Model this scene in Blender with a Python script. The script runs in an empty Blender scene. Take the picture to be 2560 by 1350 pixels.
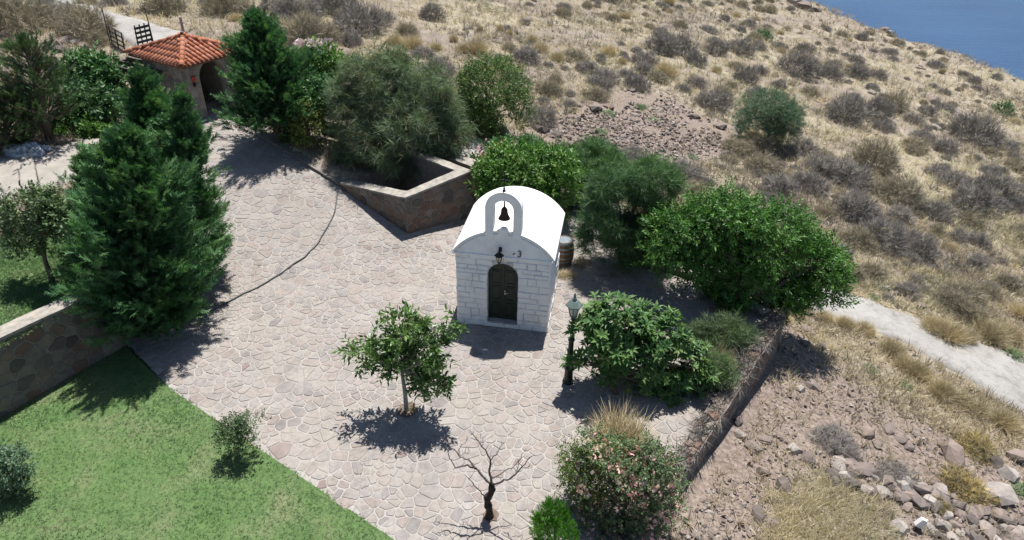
import bpy, bmesh, math, random, time
import numpy as np
from mathutils import Vector, Matrix
from mathutils.geometry import delaunay_2d_cdt
T0 = time.time()
rng = np.random.default_rng(7)
random.seed(7)
sc = bpy.context.scene
COL = sc.collection

# ------------------------------------------------------------------ camera
FPX, CX, CY, CAMZ = 1707.0, 1280.0, 675.0, 12.0     # a 24 mm lens on a drone 12 m above the terrace
dn = np.array([-57.0, 2680.0, FPX]); dn /= np.linalg.norm(dn)   # straight down, in camera axes
Zw = -dn
Yw = np.array([0, 0, 1.0]) - np.dot([0, 0, 1.0], Zw) * Zw; Yw /= np.linalg.norm(Yw)
Xw = np.cross(Yw, Zw)
RW = np.array([Xw, Yw, Zw])                         # world from camera axes (right, down, forward)
cam_d = bpy.data.cameras.new('camera')
cam_d.sensor_width = 36.0
cam_d.lens = FPX / 2560 * 36
cam_d.clip_start = 0.1
cam_d.clip_end = 12000
cam = bpy.data.objects.new('camera', cam_d); COL.objects.link(cam)
m3 = np.column_stack([RW @ [1, 0, 0], RW @ [0, -1, 0], RW @ [0, 0, -1]])
M = Matrix([list(m3[0]) + [0], list(m3[1]) + [0], list(m3[2]) + [CAMZ], [0, 0, 0, 1]])
cam.matrix_world = M
sc.camera = cam

# ------------------------------------------------------------------ light
SUN_EL = math.radians(71.0)
sun_h = np.array([0.29, 0.957]); sun_h /= np.linalg.norm(sun_h)      # horizontal direction towards the sun
sdir = np.array([sun_h[0] * math.cos(SUN_EL), sun_h[1] * math.cos(SUN_EL), math.sin(SUN_EL)])
sl = bpy.data.lights.new('sun', 'SUN'); sl.energy = 4.8; sl.angle = math.radians(0.55); sl.color = (1.0, 0.955, 0.89)
so = bpy.data.objects.new('sun', sl); COL.objects.link(so)
so.rotation_euler = Vector(sdir).to_track_quat('Z', 'Y').to_euler()
w = bpy.data.worlds.new('World'); sc.world = w; w.use_nodes = True
wn = w.node_tree.nodes; wl = w.node_tree.links
sky = wn.new('ShaderNodeTexSky'); sky.sky_type = 'NISHITA'; sky.sun_disc = False
sky.sun_elevation = SUN_EL; sky.sun_rotation = math.atan2(sdir[0], sdir[1])
sky.altitude = 80; sky.air_density = 1.0; sky.dust_density = 0.6; sky.ozone_density = 1.0
wn['Background'].inputs['Strength'].default_value = 0.065
wl.new(sky.outputs[0], wn['Background'].inputs['Color'])
sc.view_settings.view_transform = 'Standard'; sc.view_settings.look = 'None'
sc.view_settings.exposure = 0.85; sc.view_settings.gamma = 1.0; sc.view_settings.use_curve_mapping = False
sc.render.engine = 'CYCLES'
sc.cycles.max_bounces = 6; sc.cycles.transparent_max_bounces = 4

# ------------------------------------------------------------------ noise and terrain
def _hash(ix, iy, seed):
    h = (ix * 374761393 + iy * 668265263 + seed * 974711) & 0x7fffffff
    h = ((h ^ (h >> 13)) * 1274126177) & 0x7fffffff
    h = (h ^ (h >> 16)) & 0xffff
    return h / 65535.0
def vnoise(x, y, seed=0):
    x = np.asarray(x, float); y = np.asarray(y, float)
    ix = np.floor(x).astype(np.int64); iy = np.floor(y).astype(np.int64)
    fx = x - ix; fy = y - iy
    fx = fx * fx * (3 - 2 * fx); fy = fy * fy * (3 - 2 * fy)
    a = _hash(ix, iy, seed); b = _hash(ix + 1, iy, seed); c = _hash(ix, iy + 1, seed); d = _hash(ix + 1, iy + 1, seed)
    return (a * (1 - fx) + b * fx) * (1 - fy) + (c * (1 - fx) + d * fx) * fy
def fbm(x, y, seed=0, o=4):
    s = 0; a = .5; f = 1.0; n = 0
    for k in range(o):
        s = s + a * vnoise(np.asarray(x) * f + 17.3 * k, np.asarray(y) * f - 9.1 * k, seed + k); n += a; a *= .5; f *= 2.03
    return s / n
def ss(t, a, b):
    t = np.clip((np.asarray(t, float) - a) / (b - a), 0, 1); return t * t * (3 - 2 * t)
def hill(x, y):
    x = np.asarray(x, float); y = np.asarray(y, float)
    z = np.where(x > 0, 0.3 - 0.2 * x, 0.3 + 2.4 * (1 - np.exp(-np.abs(x) / 12.0)))
    far = ss(np.hypot(x, y - 14), 12, 50)
    z = z + (fbm(x * .12, y * .12, 3) - .5) * (0.3 + 1.5 * far) + (fbm(x * .5, y * .5, 8) - .5) * (0.15 + .3 * far)
    d = (x - 44.6) * .838 + (y - 105) * .546 + (fbm(x * .09, y * .09, 21) - .5) * 7 - 1.0
    z = z - np.where(d > 0, 0.9 * d * d / (d + 3.0), 0)
    return z
def patio_z(x, y):
    x = np.asarray(x, float); y = np.asarray(y, float)
    z = (0.3 + 2.4 * (1 - np.exp(-np.abs(np.minimum(x, 0)) / 12.0))) * ss(y, 17, 26) * ss(-x, .5, 4.5)
    return z + (fbm(x * .35, y * .35, 31, 2) - .5) * .05
def flat0(x, y):
    return np.zeros_like(np.asarray(x, float))
def ray(px, py):
    px = np.asarray(px, float); py = np.asarray(py, float)
    c = np.stack([px - CX, py - CY, np.full_like(px, FPX)], -1)
    return c @ RW.T
def gp(px, py, zf=hill):
    """where the sight line through a measured point of the survey photo meets a height function"""
    d = ray(px, py); sh = d.shape[:-1]; d = d.reshape(-1, 3)
    d = d / np.hypot(d[:, 0], d[:, 1])[:, None]
    dz = -d[:, 2]; r = np.clip(CAMZ / np.maximum(dz, 1e-3), 3, 220)
    for k in range(22 if zf is hill else 12):
        rn_ = (CAMZ - zf(d[:, 0] * r, d[:, 1] * r)) / np.maximum(dz, 1e-3)
        r = np.clip(.45 * r + .55 * rn_, 3, 220)
    hi = r
    x = d[:, 0] * hi; y = d[:, 1] * hi
    return np.stack([x, y, zf(x, y)], -1).reshape(sh + (3,))
def at(px, py, Y):
    d = ray(px, py); t = Y / d[..., 1]
    return np.stack([d[..., 0] * t, np.broadcast_to(Y, t.shape) * 1.0, CAMZ + d[..., 2] * t], -1)
def mpp(p):
    """metres per photo pixel at a world point"""
    c = RW.T @ (np.asarray(p, float) - [0, 0, CAMZ]); return c[2] / FPX
def project(P):
    c = (np.asarray(P, float) - [0, 0, CAMZ]) @ RW
    return np.stack([c[..., 0] / c[..., 2] * FPX + CX, c[..., 1] / c[..., 2] * FPX + CY], -1)
def poly_sd(P, poly):
    """signed distance, negative inside"""
    P = np.asarray(P, float); x, y = P[..., 0], P[..., 1]
    dmin = np.full(x.shape, 1e9); inside = np.zeros(x.shape, bool); n = len(poly)
    for i in range(n):
        ax, ay = poly[i][:2]; bx, by = poly[(i + 1) % n][:2]
        ex, ey = bx - ax, by - ay
        t = np.clip(((x - ax) * ex + (y - ay) * ey) / (ex * ex + ey * ey + 1e-12), 0, 1)
        dmin = np.minimum(dmin, np.hypot(x - ax - t * ex, y - ay - t * ey))
        c = ((ay > y) != (by > y)) & (x < (bx - ax) * (y - ay) / (by - ay + 1e-12) + ax)
        inside ^= c
    return np.where(inside, -dmin, dmin)

# ------------------------------------------------------------------ materials
def new_mat(name):
    m = bpy.data.materials.new(name); m.use_nodes = True
    nt = m.node_tree; b = nt.nodes['Principled BSDF']; return m, nt, b
def lnk(nt, a, b): nt.links.new(a, b)
def ramp(nt, fac, stops, interp='LINEAR'):
    r = nt.nodes.new('ShaderNodeValToRGB'); r.color_ramp.interpolation = interp
    el = r.color_ramp.elements
    while len(el) > 1: el.remove(el[-1])
    el[0].position = stops[0][0]; el[0].color = (*stops[0][1], 1)
    for p, c in stops[1:]:
        e = el.new(p); e.color = (*c, 1)
    lnk(nt, fac, r.inputs[0]); return r.outputs[0]
def noise(nt, scale, detail=4, rough=.55, coord=None, stretch=None):
    n = nt.nodes.new('ShaderNodeTexNoise'); n.inputs['Scale'].default_value = scale
    n.inputs['Detail'].default_value = detail; n.inputs['Roughness'].default_value = rough
    if coord is None:
        g = nt.nodes.new('ShaderNodeNewGeometry'); coord = g.outputs['Position']
    if stretch:
        mp = nt.nodes.new('ShaderNodeMapping'); mp.inputs['Scale'].default_value = stretch
        lnk(nt, coord, mp.inputs['Vector']); coord = mp.outputs[0]
    lnk(nt, coord, n.inputs['Vector']); return n.outputs['Fac']
def attr(nt, name):
    a = nt.nodes.new('ShaderNodeAttribute'); a.attribute_name = name; return a.outputs['Fac']
def mixc(nt, fac, a, b, mode='MIX'):
    m = nt.nodes.new('ShaderNodeMix'); m.data_type = 'RGBA'; m.blend_type = mode
    for s, v in ((m.inputs[0], fac), (m.inputs[6], a), (m.inputs[7], b)):
        if hasattr(v, 'links') or hasattr(v, 'is_linked'): lnk(nt, v, s)
        elif isinstance(v, (int, float)): s.default_value = v
        else: s.default_value = (*v, 1)
    return m.outputs[2]
def math_n(nt, op, a, b=None, clamp=False):
    m = nt.nodes.new('ShaderNodeMath'); m.operation = op; m.use_clamp = clamp
    for s, v in ((m.inputs[0], a), (m.inputs[1], b)):
        if v is None: continue
        if isinstance(v, (int, float)): s.default_value = v
        else: lnk(nt, v, s)
    return m.outputs[0]
def bump(nt, b, h, strength=.4, dist=.02):
    n = nt.nodes.new('ShaderNodeBump'); n.inputs['Strength'].default_value = strength; n.inputs['Distance'].default_value = dist
    lnk(nt, h, n.inputs['Height']); lnk(nt, n.outputs[0], b.inputs['Normal'])
def simple(name, col, rough=.6, metal=0, var=.25, scale=14, bs=.0, spec=.4):
    m, nt, b = new_mat(name)
    f = noise(nt, scale, 5)
    lo = tuple(c * (1 - var) for c in col); hi = tuple(min(1, c * (1 + var)) for c in col)
    lnk(nt, ramp(nt, f, [(.3, lo), (.7, hi)]), b.inputs['Base Color'])
    b.inputs['Roughness'].default_value = rough; b.inputs['Metallic'].default_value = metal
    b.inputs['Specular IOR Level'].default_value = spec
    if bs: bump(nt, b, f, bs)
    return m
def leafmat(name, stops, transl=.3, rough=.5, spec=.35, big=.8, gain=1.2, desat=0.0):
    dry = stops[-1][0] > stops[-1][1] * .95
    stops = [tuple(gain * (c_ * (1 - desat) + desat * sum(s_) / 3) for c_ in s_) for s_ in stops]
    """stops over the per-leaf tint 0..1"""
    m, nt, b = new_mat(name)
    t = attr(nt, 'tint')
    n = len(stops)
    c = ramp(nt, t, [(i / (n - 1), s) for i, s in enumerate(stops)])
    f = noise(nt, big, 3)
    c = mixc(nt, 1.0, c, ramp(nt, f, [(.3, (.8, .82, .84)), (.7, (1.16, 1.13, 1.06))]), 'MULTIPLY')
    lnk(nt, c, b.inputs['Base Color'])
    b.inputs['Roughness'].default_value = rough; b.inputs['Specular IOR Level'].default_value = spec
    tr = nt.nodes.new('ShaderNodeBsdfTranslucent'); lnk(nt, mixc(nt, 1.0, c, (1.0, 1.0, .76) if dry else (1.0, 1.15, .55), 'MULTIPLY'), tr.inputs['Color'])
    mx = nt.nodes.new('ShaderNodeMixShader'); mx.inputs[0].default_value = transl
    lnk(nt, b.outputs[0], mx.inputs[1]); lnk(nt, tr.outputs[0], mx.inputs[2])
    lnk(nt, mx.outputs[0], nt.nodes['Material Output'].inputs['Surface'])
    return m
def stonemat(name, stops, rough=.85, scale=9, mott=.22, bs=.35, tname='tint', stain=None):
    m, nt, b = new_mat(name)
    n = len(stops)
    c = ramp(nt, attr(nt, tname), [(i / (n - 1), s) for i, s in enumerate(stops)])
    f = noise(nt, scale, 6, .65)
    c = mixc(nt, 1.0, c, ramp(nt, f, [(.28, (1 - mott,) * 3), (.72, (1 + mott, 1 + mott * .95, 1 + mott * .9))]), 'MULTIPLY')
    f2 = noise(nt, scale * 7, 3, .6)
    c = mixc(nt, 1.0, c, ramp(nt, f2, [(.3, (.88, .88, .88)), (.7, (1.1, 1.1, 1.1))]), 'MULTIPLY')
    if stain:
        c = mixc(nt, ramp(nt, noise(nt, .55, 6, .65), [(.42, (0, 0, 0)), (.68, (.62, .62, .62))]), c, stain)
        c = mixc(nt, 1.0, c, ramp(nt, noise(nt, 1.3, 7, .7), [(.34, (.80, .79, .78)), (.56, (1.03, 1.03, 1.03))]), 'MULTIPLY')
    lnk(nt, c, b.inputs['Base Color']); b.inputs['Roughness'].default_value = rough; b.inputs['Specular IOR Level'].default_value = .25
    bump(nt, b, f, bs, .03)
    return m

# ------------------------------------------------------------------ mesh helpers
def raw_mesh(name, V, F, tint=None, smooth=False):
    me = bpy.data.meshes.new(name)
    if isinstance(F, np.ndarray):
        V = np.ascontiguousarray(V, np.float32); k = F.shape[1]; n = len(F)
        me.vertices.add(len(V)); me.vertices.foreach_set('co', V.ravel())
        me.loops.add(n * k); me.loops.foreach_set('vertex_index', np.ascontiguousarray(F, np.int32).ravel())
        me.polygons.add(n); me.polygons.foreach_set('loop_start', np.arange(n, dtype=np.int32) * k)
        me.update(calc_edges=True)
        if not smooth: me.shade_flat()
    else:
        me.from_pydata([tuple(map(float, v)) for v in V], [], F); me.update()
    if tint is not None:
        a = me.attributes.new('tint', 'FLOAT', 'FACE')
        t = np.asarray(tint, np.float32)
        if t.ndim == 0: t = np.full(len(me.polygons), float(t), np.float32)
        a.data.foreach_set('value', np.ascontiguousarray(t))
    if smooth: me.polygons.foreach_set('use_smooth', [True] * len(me.polygons))
    return me
def set_tags(o, label=None, cat=None, group=None, kind=None):
    if label: o['label'] = label
    if cat: o['category'] = cat
    if group: o['group'] = group
    if kind: o['kind'] = kind
    return o
def base_of(o):
    b = np.zeros(3)
    while o is not None:
        b += np.array(o.location); o = o.parent
    return b
def thing(name, loc, label, cat, group=None):
    o = bpy.data.objects.new(name, None); COL.objects.link(o); o.location = tuple(map(float, loc)); o.empty_display_size = .2
    return set_tags(o, label, cat, group)
def part(name, V, F, mat, parent, tint=None, smooth=False, kind=None, label=None):
    """a part given in world coordinates"""
    V = np.asarray(V, float).reshape(-1, 3) - base_of(parent)
    o = bpy.data.objects.new(name, raw_mesh(name, V, F, tint, smooth)); COL.objects.link(o)
    if mat is not None: o.data.materials.append(mat)
    o.parent = parent
    return set_tags(o, label=label, kind=kind)
def solo(name, V, F, mat, loc, label=None, cat=None, group=None, kind=None, tint=None, smooth=False):
    V = np.asarray(V, float).reshape(-1, 3) - np.asarray(loc, float)
    o = bpy.data.objects.new(name, raw_mesh(name, V, F, tint, smooth)); COL.objects.link(o)
    if mat is not None: o.data.materials.append(mat)
    o.location = tuple(map(float, loc))
    return set_tags(o, label, cat, group, kind)
class MB:
    def __init__(s): s.V = []; s.F = []
    def add(s, V, F):
        o = len(s.V); s.V += [tuple(map(float, v)) for v in V]; s.F += [tuple(int(i) + o for i in f) for f in F]; return s
    def box(s, lo, hi, T=None, ch=0.0):
        lo = np.array(lo, float); hi = np.array(hi, float)
        V = np.array([[(lo, hi)[i][0], (lo, hi)[j][1], (lo, hi)[k][2]] for k in (0, 1) for j in (0, 1) for i in (0, 1)])
        if T is not None: V = T(V)
        return s.add(V, [(0, 2, 3, 1), (4, 5, 7, 6), (0, 1, 5, 4), (2, 6, 7, 3), (0, 4, 6, 2), (1, 3, 7, 5)])
    def bar(s, a, b, wd, ht=None, up=(0, 0, 1)):
        a = np.array(a, float); b = np.array(b, float); ht = ht or wd
        d = b - a; d /= np.linalg.norm(d); u = np.array(up, float)
        if abs(d @ u) > .95: u = np.array([1.0, 0, 0])
        x = np.cross(d, u); x /= np.linalg.norm(x); u = np.cross(x, d)
        V = [p + x * sx * wd / 2 + u * sy * ht / 2 for p in (a, b) for sx, sy in ((-1, -1), (1, -1), (1, 1), (-1, 1))]
        return s.add(V, [(3, 2, 1, 0), (4, 5, 6, 7), (0, 1, 5, 4), (1, 2, 6, 5), (2, 3, 7, 6), (3, 0, 4, 7)])
    def tube(s, P, R, n=7, cap=True):
        P = np.asarray(P, float); R = np.broadcast_to(np.asarray(R, float), (len(P),))
        V = []; F = []
        prev = None
        for i in range(len(P)):
            d = P[min(i + 1, len(P) - 1)] - P[max(i - 1, 0)]; d = d / (np.linalg.norm(d) + 1e-9)
            if prev is None:
                r = np.array([1.0, 0, 0]) if abs(d[0]) < .8 else np.array([0, 1.0, 0])
            else: r = prev
            x = r - (r @ d) * d; x /= np.linalg.norm(x) + 1e-9; y = np.cross(d, x); prev = x
            for k in range(n):
                a = 2 * math.pi * k / n; V.append(P[i] + (x * math.cos(a) + y * math.sin(a)) * R[i])
        for i in range(len(P) - 1):
            for k in range(n):
                a = i * n + k; b = i * n + (k + 1) % n; F.append((a, b, b + n, a + n))
        if cap: F.append(tuple(range(n - 1, -1, -1))); F.append(tuple((len(P) - 1) * n + k for k in range(n)))
        return s.add(V, F)
    def rev(s, prof, c, n=16, T=None):
        c = np.asarray(c, float); V = []; F = []
        for r, z in prof:
            for k in range(n):
                a = 2 * math.pi * k / n; V.append((c[0] + r * math.cos(a), c[1] + r * math.sin(a), c[2] + z))
        for i in range(len(prof) - 1):
            for k in range(n):
                a = i * n + k; b = i * n + (k + 1) % n; F.append((a, b, b + n, a + n))
        F.append(tuple(range(n - 1, -1, -1))); F.append(tuple((len(prof) - 1) * n + k for k in range(n)))
        V = np.array(V)
        if T is not None: V = T(V)
        return s.add(V, F)
    def prism(s, poly, y0, y1, T=None):
        """outline in x,z extruded along y"""
        n = len(poly); V = np.array([(p[0], y0, p[1]) for p in poly] + [(p[0], y1, p[1]) for p in poly], float)
        F = [tuple(range(n)), tuple(range(2 * n - 1, n - 1, -1))] + [((i + 1) % n, i, n + i, n + (i + 1) % n) for i in range(n)]
        if T is not None: V = T(V)
        return s.add(V, F)
    def part(s, name, mat, parent, smooth=False, tint=None, kind=None, label=None):
        return part(name, s.V, s.F, mat, parent, tint, smooth, kind, label)
    def solo(s, name, mat, loc, label=None, cat=None, group=None, kind=None, smooth=False, tint=None):
        return solo(name, s.V, s.F, mat, loc, label, cat, group, kind, tint, smooth)
def unit(v): return v / (np.linalg.norm(v, axis=-1, keepdims=True) + 1e-9)
def inst(tmpl, P, D, S, N=None, jit=1.0):
    """copies of a template (x side, y along the axis, z normal) as one array mesh"""
    Vt, Ft = tmpl; P = np.asarray(P, float); n = len(P); D = unit(np.asarray(D, float)); S = np.broadcast_to(np.asarray(S, float), (n,))
    r = rng.normal(size=(n, 3)) * jit
    if N is not None: r = r + N
    s = unit(np.cross(D, r)); nn = np.cross(s, D)
    V = P[:, None] + S[:, None, None] * (Vt[None, :, 0:1] * s[:, None] + Vt[None, :, 1:2] * D[:, None] + Vt[None, :, 2:3] * nn[:, None])
    F = Ft[None] + (np.arange(n) * len(Vt))[:, None, None]
    return V.reshape(-1, 3), F.reshape(-1, Ft.shape[1]), len(Ft)
def foliage(name, parent, mat, items, kind=None, world=True):
    """items: list of (tmpl, P, D, S, tint[, N, jit])"""
    Vs = []; Fs = []; Ts = []; o = 0
    for it in items:
        V, F, k = inst(it[0], it[1], it[2], it[3], *(it[5:]))
        Vs.append(V); Fs.append(F + o); Ts.append(np.repeat(np.broadcast_to(it[4], (len(it[1]),)), k)); o += len(V)
    return part(name, np.concatenate(Vs), np.concatenate(Fs), mat, parent, np.concatenate(Ts), kind=kind)
# leaf templates
def t_leaf(wd=.5, fold=.08, droop=.12):
    return (np.array([(0, 0, 0), (-wd / 2, .45, fold), (0, 1, -droop), (wd / 2, .45, fold)]), np.array([(0, 3, 2), (0, 2, 1)]))
def merge_t(ts):
    V = []; F = []; o = 0
    for v, f in ts: V.append(v); F.append(f + o); o += len(v)
    return np.concatenate(V), np.concatenate(F)
def t_rosette(n=7, wd=.3, tilt=.9):
    ts = []
    for k in range(n):
        a = 2 * math.pi * k / n + random.uniform(-.25, .25); e = tilt + random.uniform(-.35, .25); L = random.uniform(.75, 1.1)
        o = np.array([math.cos(a), 0, math.sin(a)]); s = np.array([-math.sin(a), 0, math.cos(a)]); u = np.array([0, 1.0, 0])
        ax = o * math.sin(e) + u * math.cos(e)
        mid = ax * .5 * L; tip = mid + (o * math.sin(min(1.9, e + .55)) + u * math.cos(min(1.9, e + .55))) * .5 * L
        V = np.array([(0, 0, 0), mid - s * wd / 2 * L, mid + s * wd / 2 * L, tip, mid - u * .06 * L])
        ts.append((V, np.array([(0, 4, 1), (0, 2, 4), (1, 4, 3), (4, 2, 3)])))
    return merge_t(ts)
def t_twig(n=6, wd=.45, spread=.8, L=.5):
    """a short twig with leaves along it"""
    ts = []
    for k in range(n):
        y = .15 + .75 * k / n; a = k * 2.4 + random.uniform(-.4, .4)
        o = np.array([math.cos(a), 0, math.sin(a)]); d = o * spread + np.array([0, .6, 0]); d /= np.linalg.norm(d)
        s = np.cross(d, [0, 1.0, 0]); s /= np.linalg.norm(s); nn = np.cross(s, d); b = np.array([0, y, 0]); l = L * random.uniform(.75, 1.15)
        V = np.array([b, b + d * .45 * l - s * wd / 2 * l, b + d * l + nn * .12 * l, b + d * .45 * l + s * wd / 2 * l])
        ts.append((V, np.array([(0, 3, 2), (0, 2, 1)])))
    return merge_t(ts)
def t_spray(n=5, wd=.10, L=.5):
    """flat feathery conifer spray"""
    V = [(-.03, 0, 0), (.03, 0, 0), (0, 1.05, .1)]; F = [(0, 1, 2)]
    for k in range(n):
        y = .08 + .8 * k / n; l = L * (1 - .55 * k / n) * random.uniform(.8, 1.2)
        for sx in (-1, 1):
            b = len(V); z = random.uniform(-.12, .12)
            V += [(0, y - wd / 2, 0), (0, y + wd, 0), (sx * l * .72, y + l * .72, z)]; F.append((b, b + 1, b + 2) if sx < 0 else (b + 1, b, b + 2))
    return np.array(V, float), np.array(F)
def t_needles(n=10, wd=.035, spread=.55, bend=.25):
    V = []; F = []
    for k in range(n):
        a = random.uniform(0, 6.28); e = random.uniform(.05, 1) ** .6 * spread; l = random.uniform(.6, 1.1)
        o = np.array([math.cos(a), 0, math.sin(a)]); d = o * math.sin(e) + np.array([0, 1.0, 0]) * math.cos(e)
        s = np.cross(d, o + [.1, .3, .2]); s /= np.linalg.norm(s); b = len(V); r0 = d * random.uniform(0, .3)
        V += [r0 - s * wd * .6, r0 + s * wd * .6, d * l + o * bend * l * random.uniform(.2, 1)]; F.append((b, b + 1, b + 2))
    return np.array(V, float), np.array(F)
def t_grass(n=7, wd=.05, spread=.5, lean=.35):
    V = []; F = []
    for k in range(n):
        a = random.uniform(0, 6.28); o = np.array([math.cos(a), 0, math.sin(a)]); r0 = random.uniform(0, .18)
        l = random.uniform(.55, 1.1); e = random.uniform(.1, spread); s = np.array([-o[2], 0, o[0]])
        p = o * r0; m_ = p + (o * math.sin(e) + np.array([0, 1.0, 0]) * math.cos(e)) * l * .55
        t_ = m_ + (o * math.sin(e + lean) + np.array([0, 1.0, 0]) * math.cos(e + lean)) * l * .45
        b = len(V); V += [p - s * wd / 2, p + s * wd / 2, m_ + s * wd * .4, m_ - s * wd * .4, t_]
        F += [(b, b + 1, b + 2), (b, b + 2, b + 3), (b + 3, b + 2, b + 4)]
    return np.array(V, float), np.array(F)
def t_grass1(n=5, wd=.08, spread=.9):
    V = []; F = []
    for k in range(n):
        a = random.uniform(0, 6.28); o = np.array([math.cos(a), 0, math.sin(a)]); r0 = random.uniform(0, .35)
        l = random.uniform(.5, 1.1); e = random.uniform(.1, spread); s = np.array([-o[2], 0, o[0]]); p = o * r0
        b = len(V); V += [p - s * wd / 2, p + s * wd / 2, p + (o * math.sin(e) + np.array([0, 1.0, 0]) * math.cos(e)) * l]; F.append((b, b + 1, b + 2))
    return np.array(V, float), np.array(F)
UP = np.array([0, 0, 1.0])
def rand_dir(n): return unit(rng.normal(size=(n, 3)))

# voronoi cells by clipping
def voronoi(seeds, want, rmax):
    seeds = np.asarray(seeds, float); cells = {}
    order = {}
    g = rmax; key = np.floor(seeds / g).astype(int)
    for i, k in enumerate(map(tuple, key)): order.setdefault(k, []).append(i)
    for i in want:
        s = seeds[i]; k = key[i]
        nb = [j for a in (-1, 0, 1) for b in (-1, 0, 1) for j in order.get((k[0] + a, k[1] + b), ()) if j != i]
        nb = np.array(nb); d = np.hypot(*(seeds[nb] - s).T); nb = nb[np.argsort(d)][:16]
        poly = [(s[0] + rmax * math.cos(a), s[1] + rmax * math.sin(a)) for a in np.linspace(0, 2 * math.pi, 13)[:-1]]
        for j in nb:
            q = seeds[j]; mx, my = (s + q) / 2; nx, ny = q - s; out = []
            for a in range(len(poly)):
                p0 = poly[a]; p1 = poly[(a + 1) % len(poly)]
                d0 = (p0[0] - mx) * nx + (p0[1] - my) * ny; d1 = (p1[0] - mx) * nx + (p1[1] - my) * ny
                if d0 <= 0: out.append(p0)
                if (d0 < 0) != (d1 < 0) and d0 != d1:
                    t = d0 / (d0 - d1); out.append((p0[0] + t * (p1[0] - p0[0]), p0[1] + t * (p1[1] - p0[1])))
            poly = out
            if len(poly) < 3: break
        if len(poly) >= 3: cells[i] = np.array(poly)
    return cells
def shrink(poly, gap):
    """inset a convex cell, drop short edges and knock the corners off a little"""
    c = poly.mean(0); P = []
    n = len(poly)
    keep = [poly[i] for i in range(n) if np.hypot(*(poly[i] - poly[i - 1])) > .03]
    if len(keep) < 3: return None
    poly = np.array(keep); n = len(poly)
    r = np.hypot(*(poly - c).T).mean()
    f = max(.45, 1 - gap / max(r * .82, .02)); q = c + (poly - c) * f
    out = []
    for i in range(n):
        a, b, d = q[i - 1], q[i], q[(i + 1) % n]; k = random.uniform(.06, .17)
        out.append(b + (a - b) * k); out.append(b + (d - b) * k)
    return np.array(out) + np.array([[random.uniform(-1, 1), random.uniform(-1, 1)] for _ in out]) * gap * .22
def slab(out, lift, bev):
    """a stone with a chamfered top over outline out (u,v); local height h. returns u,v,h and faces"""
    n = len(out); c = out.mean(0); r = np.hypot(*(out - c).T).mean(); top = c + (out - c) * (1 - bev / r)
    uvh = np.concatenate([np.c_[out, np.full(n, -.02)], np.c_[out, np.full(n, lift * .45)], np.c_[top, np.full(n, lift)]])
    F = [tuple(range(2 * n, 3 * n))]
    for k in (0, 1):
        F += [(k * n + i, k * n + (i + 1) % n, (k + 1) * n + (i + 1) % n, (k + 1) * n + i) for i in range(n)]
    return uvh, F
def cdt_sheet(poly, zf, step, dz=0.0):
    lo = np.min(poly, 0)[:2]; hi = np.max(poly, 0)[:2]
    gx, gy = np.meshgrid(np.arange(lo[0], hi[0], step), np.arange(lo[1], hi[1], step))
    g = np.stack([gx.ravel(), gy.ravel()], -1); g = g[poly_sd(g, poly) < -step * .4]
    edge = []
    for i in range(len(poly)):
        a = np.array(poly[i][:2]); b = np.array(poly[(i + 1) % len(poly)][:2]); k = max(1, int(np.hypot(*(b - a)) / step))
        edge += [a + (b - a) * j / k for j in range(k)]
    pts = [Vector(map(float, p)) for p in edge] + [Vector(map(float, p)) for p in g]
    r = delaunay_2d_cdt(pts, [(i, (i + 1) % len(edge)) for i in range(len(edge))], [], 1, 1e-5)
    V = np.array([tuple(v) for v in r[0]]); z = zf(V[:, 0], V[:, 1]) + dz
    F = np.array([f for f in r[2]])
    return np.c_[V, z], F

# ================================================================== THE SETTING
def G(pts, zf): return [tuple(gp(p[0], p[1], zf)) for p in pts]
# outline of the paved terrace
W_C = gp(1020, 584, patio_z); W_R = gp(1180, 543, patio_z); W_L = gp(853, 470, patio_z)
LW0 = gp(312, 866, flat0); LW1 = gp(0, 1047, flat0)
LWd = unit((LW1 - LW0)[:2]); LW1 = np.append(LW1[:2] + LWd * 3.0, 0)
LC = gp(428, 975, flat0); LE = gp(985, 1350, flat0); LEd = unit((LE - LC)[:2]); LE2 = np.append(LC[:2] + LEd * 11.5, 0)
R_T = gp(1950, 800, flat0); R_B = gp(1700, 1180, flat0); Rd = unit((R_B - R_T)[:2]); R_B2 = np.append(R_B[:2] + Rd * 3.2, 0)
BK1 = gp(1745, 690, flat0); BK0 = gp(1600, 648, flat0)
patio_poly = [LC, LW0 + [.1, 0.05, 0], LW0 + [-.3, 1.6, 0], (-12.2, 18.5, 0), gp(228, 470, patio_z), gp(236, 362, patio_z), gp(500, 285, patio_z),
              gp(560, 262, patio_z), gp(655, 300, patio_z), gp(640, 338, patio_z), gp(745, 400, patio_z), W_L, W_C, W_R, (-1.0, 24.0, 0), (1.6, 23.4, 0),
              gp(1470, 560, flat0), BK0, BK1, gp(1870, 735, flat0), R_T, R_B2, (1.2, 5.0, 0), LE2]
patio_poly = [np.array(p, float)[:2] for p in patio_poly]
lawn_poly = [np.array(p, float)[:2] for p in (LC, LE2, (LE2[0] - 12, LE2[1] - 1, 0), LW1, LW0)]
lowered = [patio_poly, lawn_poly]
# rubble and gravel areas on the slope
def area(pts): return [gp(a, b)[:2] for a, b in pts]
rubble_poly = area([(1330, 330), (1480, 262), (1560, 228), (1660, 232), (1740, 285), (1830, 320), (1830, 385), (1700, 410), (1560, 385), (1400, 372)])
gravel_poly = area([(1700, 1200), (1830, 960), (1960, 820), (2120, 960), (2330, 1080), (2560, 1180), (2760, 1350), (2400, 1500), (1700, 1500)])
planter_poly = [np.array(p)[:2] for p in (W_L, W_C, W_R, W_L + (W_R - W_C))]

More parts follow.
